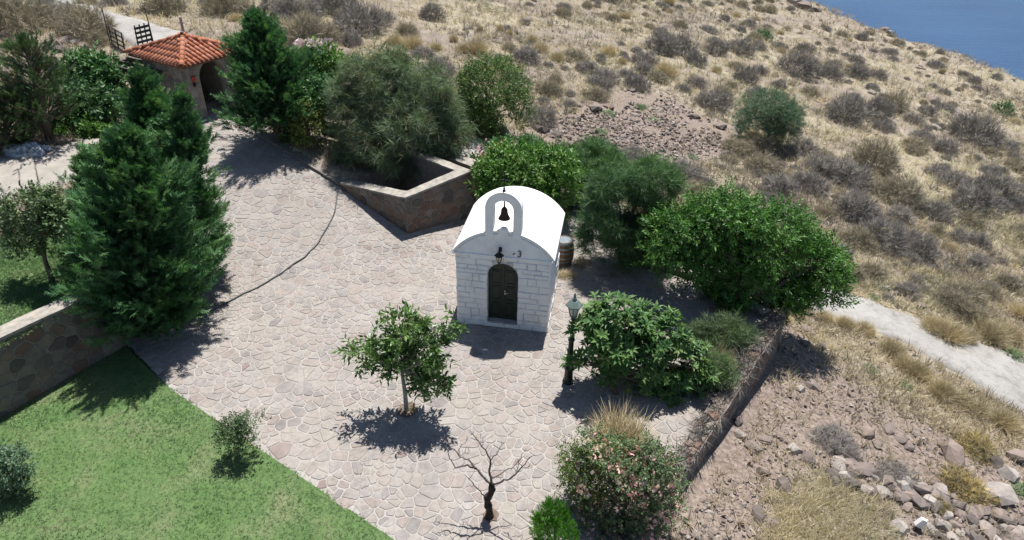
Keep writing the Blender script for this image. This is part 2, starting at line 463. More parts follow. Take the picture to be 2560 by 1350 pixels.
def spaced(lo, a, b, hi, step, grow):
    x = list(np.arange(a, b, step)); d = step
    while x[-1] < hi: d *= grow; x.append(x[-1] + d)
    d = step
    while x[0] > lo: d *= grow; x.insert(0, x[0] - d)
    return np.array(x)
gx = spaced(-190, -20, 20, 190, .22, 1.07); gy = spaced(-70, 4, 36, 240, .22, 1.07)
XX, YY = np.meshgrid(gx, gy)
ZZ = hill(XX, YY)
low = np.full(XX.shape, 1e9)
for pl in lowered: low = np.minimum(low, poly_sd(np.stack([XX, YY], -1), pl))
ZZ = np.where(low < .16, np.minimum(ZZ, patio_z(XX, YY) - .35), ZZ)
pit = poly_sd(np.stack([XX, YY], -1), planter_poly)
ZZ = np.where(pit < -.14, np.minimum(ZZ, .02 + .35 * ss(pit, -.9, -.1) * 0), ZZ)
nx, ny = len(gx), len(gy)
idx = np.arange(nx * ny).reshape(ny, nx)
TF = np.stack([idx[:-1, :-1], idx[:-1, 1:], idx[1:, 1:], idx[1:, :-1]], -1).reshape(-1, 4)
TV = np.stack([XX, YY, ZZ], -1).reshape(-1, 3)

m_ground, nt, b = new_mat('dry_ground')
n1 = noise(nt, .16, 5, .6); n2 = noise(nt, 1.1, 6, .65); n3 = noise(nt, 9, 5, .7)
straw = ramp(nt, n2, [(.3, (.195, .168, .130)), (.5, (.265, .233, .18)), (.68, (.34, .305, .235))])
earth = ramp(nt, n2, [(.3, (.15, .126, .11)), (.55, (.215, .182, .16)), (.75, (.265, .228, .203))])
c = mixc(nt, ramp(nt, n1, [(.42, (0, 0, 0)), (.62, (1, 1, 1))]), straw, earth)
grav = ramp(nt, n3, [(.3, (.12, .094, .083)), (.5, (.195, .157, .138)), (.7, (.265, .225, .20))])
c = mixc(nt, attr(nt, 'gravel'), c, grav)
c = mixc(nt, 1.0, c, ramp(nt, n3, [(.25, (.72, .72, .72)), (.75, (1.22, 1.2, 1.18))]), 'MULTIPLY')
lnk(nt, c, b.inputs['Base Color']); b.inputs['Roughness'].default_value = .95; b.inputs['Specular IOR Level'].default_value = .1
bump(nt, b, n3, .8, .06)
terrain = solo('terrain', TV, TF, m_ground, (0, 0, 0), kind='structure', smooth=True)
gv = np.maximum(1 - ss(poly_sd(TV[:, :2], rubble_poly), -.5, .9), 1 - ss(poly_sd(TV[:, :2], gravel_poly), -.5, 1.2))
gv = np.clip(gv * (.45 + 1.0 * fbm(TV[:, 0] * .7, TV[:, 1] * .7, 40)), 0, 1)
a = terrain.data.attributes.new('gravel', 'FLOAT', 'POINT'); a.data.foreach_set('value', gv.astype(np.float32))

# sea
m_sea, nt, b = new_mat('sea_water')
f = noise(nt, .012, 4, .5, stretch=(1, 2.5, 1)); 
lnk(nt, ramp(nt, f, [(.3, (.010, .042, .115)), (.7, (.018, .062, .145))]), b.inputs['Base Color'])
b.inputs['Roughness'].default_value = .28; b.inputs['IOR'].default_value = 1.33
w1 = noise(nt, .16, 7, .7, stretch=(1, 2.2, 1))
bump(nt, b, w1, .5, 1.0)
S = 6000
solo('sea', [(-S, -S, -72), (S, -S, -72), (S, S, -72), (-S, S, -72)], [(0, 1, 2, 3)], m_sea, (0, 0, 0), kind='structure')

# roads and paths draped on the slope
def strip(name, ea, eb, mat, n=60, m=7, dz=.05, zf=hill):
    def samp(P):
        P = np.array(P)[:, :2]; d = np.r_[0, np.cumsum(np.hypot(*np.diff(P, axis=0).T))]; t = np.linspace(0, d[-1], n)
        return np.c_[np.interp(t, d, P[:, 0]), np.interp(t, d, P[:, 1])]
    A, B = samp(ea), samp(eb)
    A = A + (np.c_[vnoise(np.arange(n) * .6, 0, 5), vnoise(np.arange(n) * .6, 9, 6)] - .5) * .35
    B = B + (np.c_[vnoise(np.arange(n) * .6, 4, 7), vnoise(np.arange(n) * .6, 19, 8)] - .5) * .35
    t = np.r_[-.04, np.linspace(0, 1, m), 1.04][None, :, None]; m = m + 2
    P = A[:, None] * (1 - t) + B[:, None] * t; z = zf(P[..., 0], P[..., 1]) + dz; z[:, 0] -= .3; z[:, -1] -= .3
    V = np.concatenate([P, z[..., None]], -1).reshape(-1, 3); I = np.arange(n * m).reshape(n, m)
    F = np.stack([I[:-1, :-1], I[1:, :-1], I[1:, 1:], I[:-1, 1:]], -1).reshape(-1, 4)
    o = solo(name, V, F, mat, (0, 0, 0), kind='structure', smooth=True); return o
m_road, nt, b = new_mat('pale_concrete_track')
f = noise(nt, .8, 6, .6); f2 = noise(nt, 14, 5, .7)
c = ramp(nt, f, [(.3, (.215, .206, .193)), (.5, (.26, .25, .237)), (.7, (.30, .29, .277))])
c = mixc(nt, 1.0, c, ramp(nt, noise(nt, 2.6, 6, .7), [(.36, (.74, .73, .71)), (.5, (1, 1, 1))]), 'MULTIPLY')
c = mixc(nt, 1.0, c, ramp(nt, f2, [(.3, (.86, .86, .86)), (.7, (1.1, 1.1, 1.1))]), 'MULTIPLY')
lnk(nt, c, b.inputs['Base Color']); b.inputs['Roughness'].default_value = .9; bump(nt, b, f2, .4, .02)
up_e = area([(1060, 285), (1150, 322), (1262, 368), (1400, 440), (1600, 540), (1850, 650), (2117, 733), (2330, 812), (2553, 897), (2800, 1000), (3100, 1130)])
lo_e = area([(1030, 380), (1140, 425), (1210, 455), (1380, 505), (1570, 590), (1800, 690), (2030, 772), (2290, 872), (2560, 1033), (2800, 1180), (3000, 1330)])
strip('road', up_e, lo_e, m_road, n=110)
strip('dirt_track', area([(-60, -60), (187, -2), (253, 30), (333, 48), (447, 80), (560, 128), (700, 190)]), area([(-160, -30), (130, -2), (235, 42), (262, 72), (330, 108), (420, 150), (600, 230)]), m_road, dz=.09)
m_drive = simple('dusty_driveway', (.265, .247, .222), .95, var=.16, scale=2.2, bs=.3, spec=.1)
strip('driveway', area([(-260, 440), (0, 395), (120, 372), (250, 345)]), area([(-260, 560), (0, 505), (110, 478), (250, 430)]), m_drive, dz=.03)

# ------------------------------------------------------------------ terrace of crazy paving
m_mortar, nt, b = new_mat('pale_mortar')
f = noise(nt, .7, 5, .6); f2 = noise(nt, 22, 4, .6)
c = ramp(nt, f, [(.3, (.262, .245, .23)), (.7, (.322, .305, .288))])
c = mixc(nt, 1.0, c, ramp(nt, f2, [(.3, (.86, .86, .86)), (.7, (1.1, 1.1, 1.1))]), 'MULTIPLY')
lnk(nt, c, b.inputs['Base Color']); b.inputs['Roughness'].default_value = .95; b.inputs['Specular IOR Level'].default_value = .1; bump(nt, b, f2, .3, .01)
m_pave = stonemat('paving_stone_mix', [(.165, .155, .155), (.208, .195, .19), (.232, .217, .209), (.246, .228, .216), (.244, .22, .206), (.23, .197, .184), (.254, .235, .21), (.262, .248, .236), (.175, .128, .123)], mott=.24, bs=.3, stain=(.275, .252, .23))
PV, PF = cdt_sheet(patio_poly, patio_z, .4)
patio = solo('patio', PV, PF, m_mortar, (0, 0, 0), kind='structure', smooth=True)
lo = np.min(patio_poly, 0) - 1; hi = np.max(patio_poly, 0) + 1
sp = .235; nxs = int((hi[0] - lo[0]) / sp); nys = int((hi[1] - lo[1]) / (sp * .9))
seeds = np.array([(lo[0] + (i + (j % 2) * .5) * sp, lo[1] + j * sp * .9) for j in range(nys) for i in range(nxs)])
seeds = seeds + rng.uniform(-.5, .5, seeds.shape) * sp * .95
seeds = seeds[rng.random(len(seeds)) > .08 + .52 * vnoise(seeds[:, 0] * 1.3, seeds[:, 1] * 1.3, 77) ** 1.3]   # missing seeds leave room for bigger slabs
sd = poly_sd(seeds, patio_poly)
chap_mid = gp(1268, 740, flat0)[:2]
want = [i for i in range(len(seeds)) if sd[i] < -.06]
cells = voronoi(seeds, want, .6)
stones = []
for i, cell in cells.items():
    o = shrink(cell, random.uniform(.009, .024))
    if o is None: continue
    o = o[np.argsort(np.arctan2(*(o - o.mean(0)).T[::-1]))] if False else o
    lift = random.uniform(.008, .02); uvh, F = slab(o, lift, .012)
    z = patio_z(uvh[:, 0], uvh[:, 1]); V = np.c_[uvh[:, :2], z + uvh[:, 2]]
    t = min(.99, max(0.01, random.betavariate(1.6, 1.6) * .85 + random.choice([0, 0, .0, .1])))
    if random.random() < .03: t = random.choice([.02, .6, .98])
    px = project(V[2 * len(o):]); inside = (px[:, 0].min() > -60) and (px[:, 0].max() < 2620) and px[:, 1].max() < 1400
    x, y = px[:, 0], px[:, 1]; ar = .5 * abs(np.dot(x, np.roll(y, 1)) - np.dot(y, np.roll(x, 1))) if inside else 0
    stones.append((ar, V, F, t))
stones.sort(key=lambda s: -s[0])
for ar, V, F, t in stones[:300]:
    part('paving_stone', V, F, m_pave, patio, t)
rest = MB(); tt = []
for ar, V, F, t in stones[300:]:
    rest.add(V, F); tt += [t] * len(F)
rest.part('paving_stones', m_pave, patio, tint=tt, kind='stuff')
print('stones', len(stones), time.time() - T0)

# lower lawn and upper lawn
m_turf, nt, b = new_mat('lawn_soil')
f = noise(nt, .9, 5, .6); f2 = noise(nt, 18, 4, .7)
c = ramp(nt, f, [(.3, (.075, .135, .048)), (.5, (.095, .152, .06)), (.72, (.155, .175, .095))])
c = mixc(nt, 1.0, c, ramp(nt, f2, [(.3, (.7, .7, .7)), (.7, (1.2, 1.2, 1.2))]), 'MULTIPLY')
lnk(nt, c, b.inputs['Base Color']); b.inputs['Roughness'].default_value = 1; b.inputs['Specular IOR Level'].default_value = .05; bump(nt, b, f2, .8, .03)
LV, LF = cdt_sheet([p for p in lawn_poly], lambda x, y: np.zeros_like(x) + .018 + (fbm(x * .6, y * .6, 9) - .5) * .03, .45)
solo('lawn', LV, LF, m_turf, (0, 0, 0), kind='structure', smooth=True)
ul = area([(-160, 700), (0, 598), (120, 560), (250, 600), (262, 700), (190, 768), (0, 868), (-200, 960)])
UV_, UF = cdt_sheet(ul, hill, .4, .035)
solo('upper_lawn', UV_, UF, m_turf, (0, 0, 0), kind='structure', smooth=True)
print('setting', time.time() - T0)

# ================================================================== WALLS
def clip_hp(poly, nx_, ny_, c):
    out = []
    for a in range(len(poly)):
        p0, p1 = poly[a], poly[(a + 1) % len(poly)]; d0 = p0[0] * nx_ + p0[1] * ny_ - c; d1 = p1[0] * nx_ + p1[1] * ny_ - c
        if d0 <= 0: out.append(p0)
        if (d0 < 0) != (d1 < 0) and d0 != d1: t = d0 / (d0 - d1); out.append(p0 + (p1 - p0) * t)
    return np.array(out)
m_wallmortar = simple('grey_wall_mortar', (.20, .182, .165), .95, var=.2, scale=7, bs=.4, spec=.1)
m_coping = simple('cement_coping', (.265, .245, .22), .9, var=.3, scale=5, bs=.3, spec=.15)
m_wallstone = stonemat('brown_grey_wall_stone', [(.075, .068, .064), (.115, .10, .09), (.15, .135, .122), (.175, .153, .132), (.165, .118, .092), (.14, .088, .068), (.19, .174, .155)], scale=6, mott=.25, bs=.6)
def stone_face(parent, A, B, bA, bB, tA, tB, nrm, mean=.36, mat=None, name='stone', lift=(.012, .035)):
    A = np.array(A, float)[:2]; B = np.array(B, float)[:2]; L = np.hypot(*(B - A)); d = (B - A) / L
    H = max(tA - bA, tB - bB) + .2; z0 = min(bA, bB)
    seeds = []
    for _ in range(int(60 * L * H / mean ** 2)):
        p = np.array([random.uniform(-.4, L + .4), random.uniform(-.4, max(tA, tB) - z0 + .4)])
        if all(((p[0] - q[0]) * .8) ** 2 + ((p[1] - q[1]) * 1.15) ** 2 > (mean * random.uniform(.62, .95)) ** 2 for q in seeds): seeds.append(p)
    cl = voronoi(np.array(seeds), range(len(seeds)), mean * 2.2)
    sb = (bB - bA) / L; st = (tB - tA) / L
    for c_ in cl.values():
        c_ = clip_hp(c_, -1, 0, 0)
        for hp in ((1, 0, L), (-st, 1, tA - z0), (sb, -1, -(bA - z0))):
            if len(c_) >= 3: c_ = clip_hp(c_, *hp)
        if len(c_) < 3: continue
        x, y = c_[:, 0], c_[:, 1]
        if .5 * abs(np.dot(x, np.roll(y, 1)) - np.dot(y, np.roll(x, 1))) < .012: continue
        o = shrink(c_, random.uniform(.010, .022))
        if o is None: continue
        uvh, F = slab(o, random.uniform(*lift), .018)
        V = np.c_[A[None] + d[None] * uvh[:, :1] + np.array(nrm)[None] * uvh[:, 2:3], z0 + uvh[:, 1]]
        cr = np.cross(np.append(d, 0), [0, 0, 1.0])
        if cr[:2] @ nrm < 0: F = [f[::-1] for f in F]
        part(name, V, F, mat or m_wallstone, parent, random.random() ** .9)
def wall(name, label, path, zb, zt, th, faces, cat='stone wall', mean=.36, cop=.06, cmat=None):
    """path: front face corners; the wall body lies to the left of the walking direction"""
    P = np.array([np.array(p)[:2] for p in path]); n = len(P); Q = []
    for i in range(n):
        d0 = unit(P[i] - P[i - 1]) if i else unit(P[1] - P[0]); d1 = unit(P[i + 1] - P[i]) if i < n - 1 else d0
        n0 = np.array([-d0[1], d0[0]]); n1 = np.array([-d1[1], d1[0]]); m_ = unit(n0 + n1); Q.append(P[i] + m_ * th / max(.35, m_ @ n0))
    Q = np.array(Q)
    root = thing(name, (*P[0], zb[0]), label, cat)
    V = []; F = []
    for i in range(n): V += [(*P[i], zb[i]), (*P[i], zt[i]), (*Q[i], zt[i]), (*Q[i], zb[i] )]
    for i in range(n - 1):
        a = 4 * i; F += [(a, a + 4, a + 5, a + 1), (a + 1, a + 5, a + 6, a + 2), (a + 2, a + 6, a + 7, a + 3)]
    F += [(0, 1, 2, 3), (4 * n - 1, 4 * n - 2, 4 * n - 3, 4 * n - 4)]
    part('core', V, F, m_wallmortar, root)
    # coping, cut into short uneven lengths along the wall and slightly proud
    V = []; F = []; ov = .035
    k = 0
    rows = []
    for i in range(n - 1):
        m_ = max(1, int(np.hypot(*(P[i + 1] - P[i])) / .35))
        for j in range(m_ + (1 if i == n - 2 else 0)):
            t = j / m_; p = P[i] * (1 - t) + P[i + 1] * t; q = Q[i] * (1 - t) + Q[i + 1] * t; e = unit(q - p); z = zt[i] * (1 - t) + zt[i + 1] * t
            w_ = random.uniform(-.012, .012); rows.append((p - e * (ov + w_), q + e * (ov - w_), z, z + cop + random.uniform(-.008, .008)))
    for p, q, z, z2 in rows: V += [(*p, z - .01), (*p, z2), (*q, z2), (*q, z - .01)]
    for i in range(len(rows) - 1):
        a = 4 * i; F += [(a, a + 4, a + 5, a + 1), (a + 1, a + 5, a + 6, a + 2), (a + 2, a + 6, a + 7, a + 3), (a + 3, a + 7, a + 4, a)]
    e = 4 * len(rows); F += [(0, 1, 2, 3), (e - 1, e - 2, e - 3, e - 4)]
    part('coping', V, F, cmat or m_coping, root)
    for i in faces:
        d = unit(P[i + 1] - P[i]); nr = np.array([d[1], -d[0]])
        stone_face(root, P[i], P[i + 1], zb[i] + .0, zb[i + 1], zt[i] - .01, zt[i + 1] - .01, nr, mean)
    return root
def stone_top(parent, A, B, wdt, z, nin, mean=.28):
    A = np.array(A, float)[:2]; B = np.array(B, float)[:2]; L = np.hypot(*(B - A)); d = (B - A) / L; seeds = []
    for _ in range(int(30 * L * wdt / mean ** 2)):
        p = np.array([random.uniform(-.2, L + .2), random.uniform(-.15, wdt + .15)])
        if all((p[0] - q[0]) ** 2 + (p[1] - q[1]) ** 2 > (mean * random.uniform(.6, .95)) ** 2 for q in seeds): seeds.append(p)
    for c_ in voronoi(np.array(seeds), range(len(seeds)), mean * 2.2).values():
        for hp in ((-1, 0, 0), (1, 0, L), (0, 1, wdt), (0, -1, 0)):
            if len(c_) >= 3: c_ = clip_hp(c_, *hp)
        if len(c_) < 3: continue
        o = shrink(c_, random.uniform(.008, .018))
        if o is None or np.ptp(o[:, 0]) < .06 or np.ptp(o[:, 1]) < .06: continue
        uvh, F = slab(o, random.uniform(.02, .06), .02)
        V = np.c_[A[None] + d[None] * uvh[:, :1] + np.array(nin)[None] * uvh[:, 1:2], z + uvh[:, 2]]
        if d[0] * nin[1] - d[1] * nin[0] < 0: F = [f[::-1] for f in F]
        part('cap_stone', V, F, m_wallstone, parent, random.random())
# retaining wall between the two lawns (body lies behind, so walk it from left to right)
wb = LW0 + np.array([.35, 1.7, 0])
wall('retaining_wall', 'tall shaded stone retaining wall between the lower and the upper lawn', [LW1, LW0, wb], [-.1, -.1, -.05], [2.02, 1.86, 1.45], .42, [0, 1], mean=.34)
pz = lambda p: float(patio_z(p[0], p[1]))
zc = float(at(1017, 497, W_C[1])[2]); zr = float(at(1173, 430, W_R[1])[2]); zl = pz(W_L) + .16
W_B = W_R + (W_L - W_C) * .95
wall('planter_wall', 'angled stone wall of the raised planter below the feathery tree', [W_L, W_C, W_R, W_B], [pz(W_L) - .15, pz(W_C) - .12, pz(W_R) - .12, .1], [zl, zc, zr, zr], .34, [0, 1, 2], mean=.34)
hz = lambda p: float(hill(p[0], p[1]))
rn = np.array([Rd[1], -Rd[0]])
if rn[0] < 0: rn = -rn
# parapet on the right edge: front faces the slope, walk so that the body is on the left
o1 = R_B2[:2] + rn * .12; o2 = R_T[:2] + rn * .12; o3 = BK1[:2] + np.array([.05, .12])
per = wall('perimeter_wall', 'stone retaining wall along the right edge of the paved terrace', [o1, o2], [hz(o1) - .35, hz(o2) - .35], [.10, .10], .34, [0], mean=.38, cmat=simple('dark_weathered_coping', (.17, .14, .125), .95, var=.35, scale=6, bs=.5, spec=.1))
stone_top(per, o1, o2, .34, .165, -rn)
wall('back_kerb_wall', 'low stone edging wall behind the paving under the wide green tree', [R_T[:2] + rn * -.32 + np.array([0, .06]), BK1[:2], BK0[:2]], [-.9, -.6, -.5], [.13, .14, .12], .3, [0, 1], mean=.34)
kb = [gp(655, 322, patio_z), gp(640, 338, patio_z), gp(745, 400, patio_z), W_L + np.array([-.05, .05, 0])]
wall('bed_edging_wall', 'low rough stone edging of the planted bed beside the gate path', kb, [pz(p) - .15 for p in kb], [pz(p) + .07 for p in kb], .3, [0, 1, 2], mean=.32, cmat=m_wallmortar)

# ================================================================== CHAPEL
cA = gp(1144, 806, patio_z); cB = gp(1368, 832, patio_z)
CW = float(np.hypot(*(cB - cA)[:2])); cx_ = unit((cB - cA)[:2]); cy_ = np.array([-cx_[1], cx_[0]]); CD = 2.75; CH = 2.40
c0 = np.array([cA[0], cA[1], 0.0])
def CT(V):
    V = np.asarray(V, float); return np.c_[c0[0] + V[:, 0] * cx_[0] + V[:, 1] * cy_[0], c0[1] + V[:, 0] * cx_[1] + V[:, 1] * cy_[1], V[:, 2]]
m_white, nt, b = new_mat('whitewash')
f = noise(nt, 3.2, 6, .65); f2 = noise(nt, 30, 5, .7)
c = ramp(nt, f, [(.25, (.64, .65, .66)), (.5, (.78, .785, .79)), (.75, (.83, .83, .825))])
c = mixc(nt, ramp(nt, noise(nt, 5.5, 6, .75), [(.66, (0, 0, 0)), (.76, (.55, .55, .55))]), c, (.42, .42, .42))
lnk(nt, c, b.inputs['Base Color']); b.inputs['Roughness'].default_value = .9; b.inputs['Specular IOR Level'].default_value = .15; bump(nt, b, f2, .35, .012)
m_joint = simple('weathered_joint', (.50, .51, .52), .95, var=.35, scale=9, bs=.4, spec=.1)
m_roofw, nt, b = new_mat('limewashed_roof')
f = noise(nt, 2.2, 6, .65); f3 = noise(nt, 7, 6, .7, stretch=(1, 1, .35))
c = mixc(nt, 1.0, ramp(nt, f, [(.3, (.66, .66, .645)), (.7, (.77, .77, .75))]), ramp(nt, f3, [(.3, (.86, .85, .83)), (.5, (1, 1, 1))]), 'MULTIPLY')
lnk(nt, c, b.inputs['Base Color']); b.inputs['Roughness'].default_value = .92; b.inputs['Specular IOR Level'].default_value = .1; bump(nt, b, f3, .35, .02)
m_door = simple('dark_green_paint', (.016, .028, .020), .45, var=.3, scale=11, bs=.15)
m_iron = simple('black_iron', (.012, .013, .013), .5, .3, var=.3, scale=30)
m_bronze = simple('dark_bronze', (.045, .028, .022), .45, .6, var=.4, scale=25)
m_sill = simple('grey_stone_sill', (.30, .29, .285), .9, var=.25, scale=8, bs=.3)
m_glass, nt, b = new_mat('frosted_lamp_glass'); b.inputs['Base Color'].default_value = (.42, .43, .40, 1); b.inputs['Roughness'].default_value = .25
f = noise(nt, 20, 3); lnk(nt, ramp(nt, f, [(.3, (.34, .36, .34)), (.7, (.48, .50, .47))]), b.inputs['Base Color'])
chap = thing('chapel', (*CT([[CW / 2, CD / 2, 0]])[0, :2], 0), 'small whitewashed chapel with vaulted roof and bell arch on the paved terrace', 'chapel')
dw, dz0, dzs = .43, .20, 1.74            # half width of the door, threshold, springing
mid = CW / 2
def door_half(z): return dw if z < dzs else (math.sqrt(max(0, dw ** 2 - (z - dzs) ** 2)) if z < dzs + dw else 0)
core = MB(); ins = .018
core.box((ins, ins, -.1), (mid - dw, .28, CH), CT); core.box((mid + dw, ins, -.1), (CW - ins, .28, CH), CT)
core.box((mid - dw, .012, -.1), (mid + dw, .28, dz0), CT)
ar = [(mid - dw * math.cos(a), dzs + dw * math.sin(a)) for a in np.linspace(0, math.pi, 15)]
for i in range(14):                                               # spandrel over the arch
    (x0, z0), (x1, z1) = ar[i], ar[i + 1]
    core.prism([(x0, z0), (x1, z1), (x1, CH), (x0, CH)], ins, .28, CT)
core.box((ins, .28, -.1), (.25, CD - ins, CH), CT); core.box((CW - .25, .28, -.1), (CW - ins, 1.25, CH), CT)
core.box((CW - .25, 1.25, -.1), (CW - ins, 1.6, 1.5), CT); core.box((CW - .25, 1.25, 2.12), (CW - ins, 1.6, CH), CT); core.box((CW - .25, 1.6, -.1), (CW - ins, CD - ins, CH), CT)
core.box((.25, CD - .28, -.1), (CW - .25, CD - ins, CH), CT)
wallp = core.part('wall', m_joint, chap)
def block(x0, x1, z0, z1, face, lift):
    """one whitewashed block; face: 'front' (x,z), 'right' (y,z), 'left'"""
    g = random.uniform(.002, .009); j = lambda: random.uniform(-.011, .011)
    q = np.array([(x0 + g + j(), z0 + g + j()), (x1 - g + j(), z0 + g + j()), (x1 - g + j(), z1 - g + j()), (x0 + g + j(), z1 - g + j())]); c_ = q.mean(0)
    t = c_ + (q - c_) * np.array([1 - .018 / max(.05, x1 - x0) * 2, 1 - .018 / (z1 - z0) * 2])
    R = [np.c_[q, np.full(4, ins + .02)], np.c_[q, np.full(4, .004 + ins * .4)], np.c_[t, np.full(4, -lift)]]
    A = np.concatenate(R)
    if face == 'front': V = np.c_[A[:, 0], A[:, 2], A[:, 1]]
    elif face == 'right': V = np.c_[CW - A[:, 2], A[:, 0], A[:, 1]]
    else: V = np.c_[A[:, 2], CD - A[:, 0], A[:, 1]]
    F = [(8, 9, 10, 11)] + [(k * 4 + i, k * 4 + (i + 1) % 4, (k + 1) * 4 + (i + 1) % 4, (k + 1) * 4 + i) for k in (0, 1) for i in range(4)]
    part('block', CT(V), F, m_white, wallp)
def courses(length, face, holes):
    z = .0; row = 0
    while z < CH - .05:
        h = min(random.choice([.14, .17, .19, .22, .26]) * random.uniform(.92, 1.08), CH - z)
        if CH - z - h < .1: h = CH - z
        x = 0.0; zm = z + h / 2
        blocked = [(a, b_) for (a, b_, za, zb_) in holes if za < z + h - .02 and zb_ > z + .02]
        if face == 'front':
            hw = max(door_half(z), door_half(z + h)) if z + h > dz0 + .02 else 0
            blocked = [(mid - hw, mid + hw)] if hw > .03 else []
        segs = []; cur = 0.0
        for a, b_ in sorted(blocked): segs.append((cur, a)); cur = b_
        segs.append((cur, length))
        for a, b_ in segs:
            x = a
            while x < b_ - .02:
                wd = random.choice([.18, .26, .34, .42, .55]) * random.uniform(.9, 1.12)
                if b_ - x - wd < .15: wd = b_ - x
                block(x, x + wd, z, z + h, face, random.uniform(-.004, .016)); x += wd
        z += h; row += 1
courses(CW, 'front', []); courses(CD, 'right', [(1.25, 1.6, 1.5, 2.12)]); courses(CD, 'left', [])
# roof: barrel vault
hw = CW / 2 + .06; rise = .74; Rr = (hw * hw + rise * rise) / (2 * rise); a0 = math.asin(hw / Rr)
def arc(r_off, n=28, z0=CH, trim=0):
    return [(mid + (Rr + r_off) * math.sin(a), z0 + rise - Rr + (Rr + r_off) * math.cos(a)) for a in np.linspace(-a0 + trim, a0 - trim, n)]
g = MB(); g.prism([(0.02, CH - .02)] + [(x, z) for x, z in arc(-.05) if .02 < x < CW - .02] + [(CW - .02, CH - .02)][::1], -.004, .26, CT)
g.part('gable', m_white, chap)
g = MB(); g.prism([(0.05, CH - .02)] + [(x, z) for x, z in arc(-.05) if .05 < x < CW - .05] + [(CW - .05, CH - .02)], CD - .2, CD - .02, CT); g.part('gable', m_white, chap)
outer = arc(.04); inner = arc(-.045)
r = MB(); r.prism(outer + [(CW + .09, CH - .01), (CW + .09, CH - .055), (CW - .1, CH - .055)] + [p for p in inner[::-1] if .1 < p[0] < CW - .1] + [(.1, CH - .055), (-.09, CH - .055), (-.09, CH - .01)], .012, CD + .06, CT)
roof = r.part('roof', m_roofw, chap)
r = MB(); r.box((-.05, -.028, CH - .035), (CW + .05, .01, CH + .012), CT); r.part('string_course', m_white, chap)
# bell arch
zb0 = CH + .50; ow, iw = .485, .265; zs_ = 3.84
pts = [(mid - ow, zb0)] + [(mid - ow * math.cos(a), zs_ + ow * math.sin(a)) for a in np.linspace(0, math.pi, 22)] + [(mid + ow, zb0), (mid + iw, zb0)] + [(mid + iw * math.cos(a), zs_ - .02 + iw * math.sin(a)) for a in np.linspace(0, math.pi, 18)] + [(mid - iw, zb0)]
# the arch ring is concave: build it from quads
V = []; F = []
O_ = pts[:24]; I_ = [(mid - iw, zb0)] + [(mid - iw * math.cos(a), zs_ - .02 + iw * math.sin(a)) for a in np.linspace(0, math.pi, 22)] + [(mid + iw, zb0)]
n_ = len(O_)
for y in (-.02, .30):
    V += [(x, y, z) for x, z in O_] + [(x, y, z) for x, z in I_]
for i in range(n_ - 1):
    a, b_ = i, i + 1; c_, d_ = n_ + i, n_ + i + 1; k = 2 * n_
    F += [(a, c_, d_, b_), (a + k, b_ + k, d_ + k, c_ + k), (a, b_, b_ + k, a + k), (c_, c_ + k, d_ + k, d_)]
bell_arch = part('bell_arch', CT(np.array(V)), F, m_white, chap)
g = MB(); g.prism([(mid - .13, zb0 + .1)] + [(mid - .13 * math.cos(a), zb0 + .22 + .13 * math.sin(a)) for a in np.linspace(0, math.pi, 12)] + [(mid + .13, zb0 + .1)], -.015, .16, CT); g.part('boss', m_white, chap)
bc = CT([[mid, .14, 0]])[0]
g = MB(); g.rev([(.0, .34), (.03, .34), (.055, .31), (.085, .27), (.09, .2), (.105, .12), (.135, .05), (.165, .0), (.15, -.005), (.0, .03)], (bc[0], bc[1], 3.50), 18)
bell = g.part('bell', m_bronze, chap, smooth=True)
g = MB(); g.tube([(bc[0], bc[1], 3.83), (bc[0], bc[1], 4.11)], [.022, .016], 8); g.tube([(bc[0], bc[1], 3.51), (bc[0], bc[1], 3.45)], [.02, .03], 6); g.part('hanger', m_bronze, bell)
cz = zs_ + ow - .02; cc = CT([[mid, .06, 0]])[0]; ex = np.append(cx_, 0)
g = MB(); g.rev([(.0, 0), (.045, .0), (.05, .04), (.02, .08), (.035, .1), (.012, .14)], (cc[0], cc[1], cz), 10)
p = np.array([cc[0], cc[1], cz]); g.bar(p + [0, 0, .1], p + [0, 0, .46], .026); g.bar(p + [0, 0, .33] - ex * .11, p + [0, 0, .33] + ex * .11, .026)
for q in (p + [0, 0, .33] - ex * .12, p + [0, 0, .33] + ex * .12, p + [0, 0, .47]): g.rev([(0, -.025), (.022, 0), (0, .025)], q, 6)
g.part('cross', m_iron, chap)
# door: two panelled leaves, frame, threshold
y0 = .17
def door_leaf(sg):
    m_ = MB(); xs = np.linspace(.006, dw - .004, 9)
    top = lambda x: dzs + math.sqrt(max(0, (dw - .002) ** 2 - x * x))
    for i in range(8):
        a, b_ = xs[i], xs[i + 1]; q = [(mid + sg * a, dz0), (mid + sg * b_, dz0), (mid + sg * b_, top(b_)), (mid + sg * a, top(a))]
        m_.prism(q if sg > 0 else q[::-1], y0, y0 + .045, CT)
    lf = m_.part('door_leaf', m_door, chap)
    for za, zb_ in ((dz0 + .12, .78), (.86, 1.34), (1.42, 1.86)):
        m_ = MB(); x0, x1 = mid + sg * .07, mid + sg * .33; x0, x1 = min(x0, x1), max(x0, x1)
        for (a, b_, c_, d_) in ((x0, x1, za, za + .025), (x0, x1, zb_ - .025, zb_), (x0, x0 + .025, za + .025, zb_ - .025), (x1 - .025, x1, za + .025, zb_ - .025)):
            m_.box((a, y0 - .018, c_), (b_, y0 - .001, d_), CT)
        m_.box((x0 + .05, y0 - .012, za + .05), (x1 - .05, y0 - .001, zb_ - .05), CT); m_.part('panel', m_door, lf)
    return lf
d1 = door_leaf(-1); d2 = door_leaf(1)
m_ = MB(); m_.box((mid - .02, y0 - .024, dz0), (mid + .02, y0 - .002, dzs + dw - .02), CT); m_.part('cover_strip', m_door, d2)
m_brass = simple('worn_steel', (.55, .55, .52), .35, .8, var=.2)
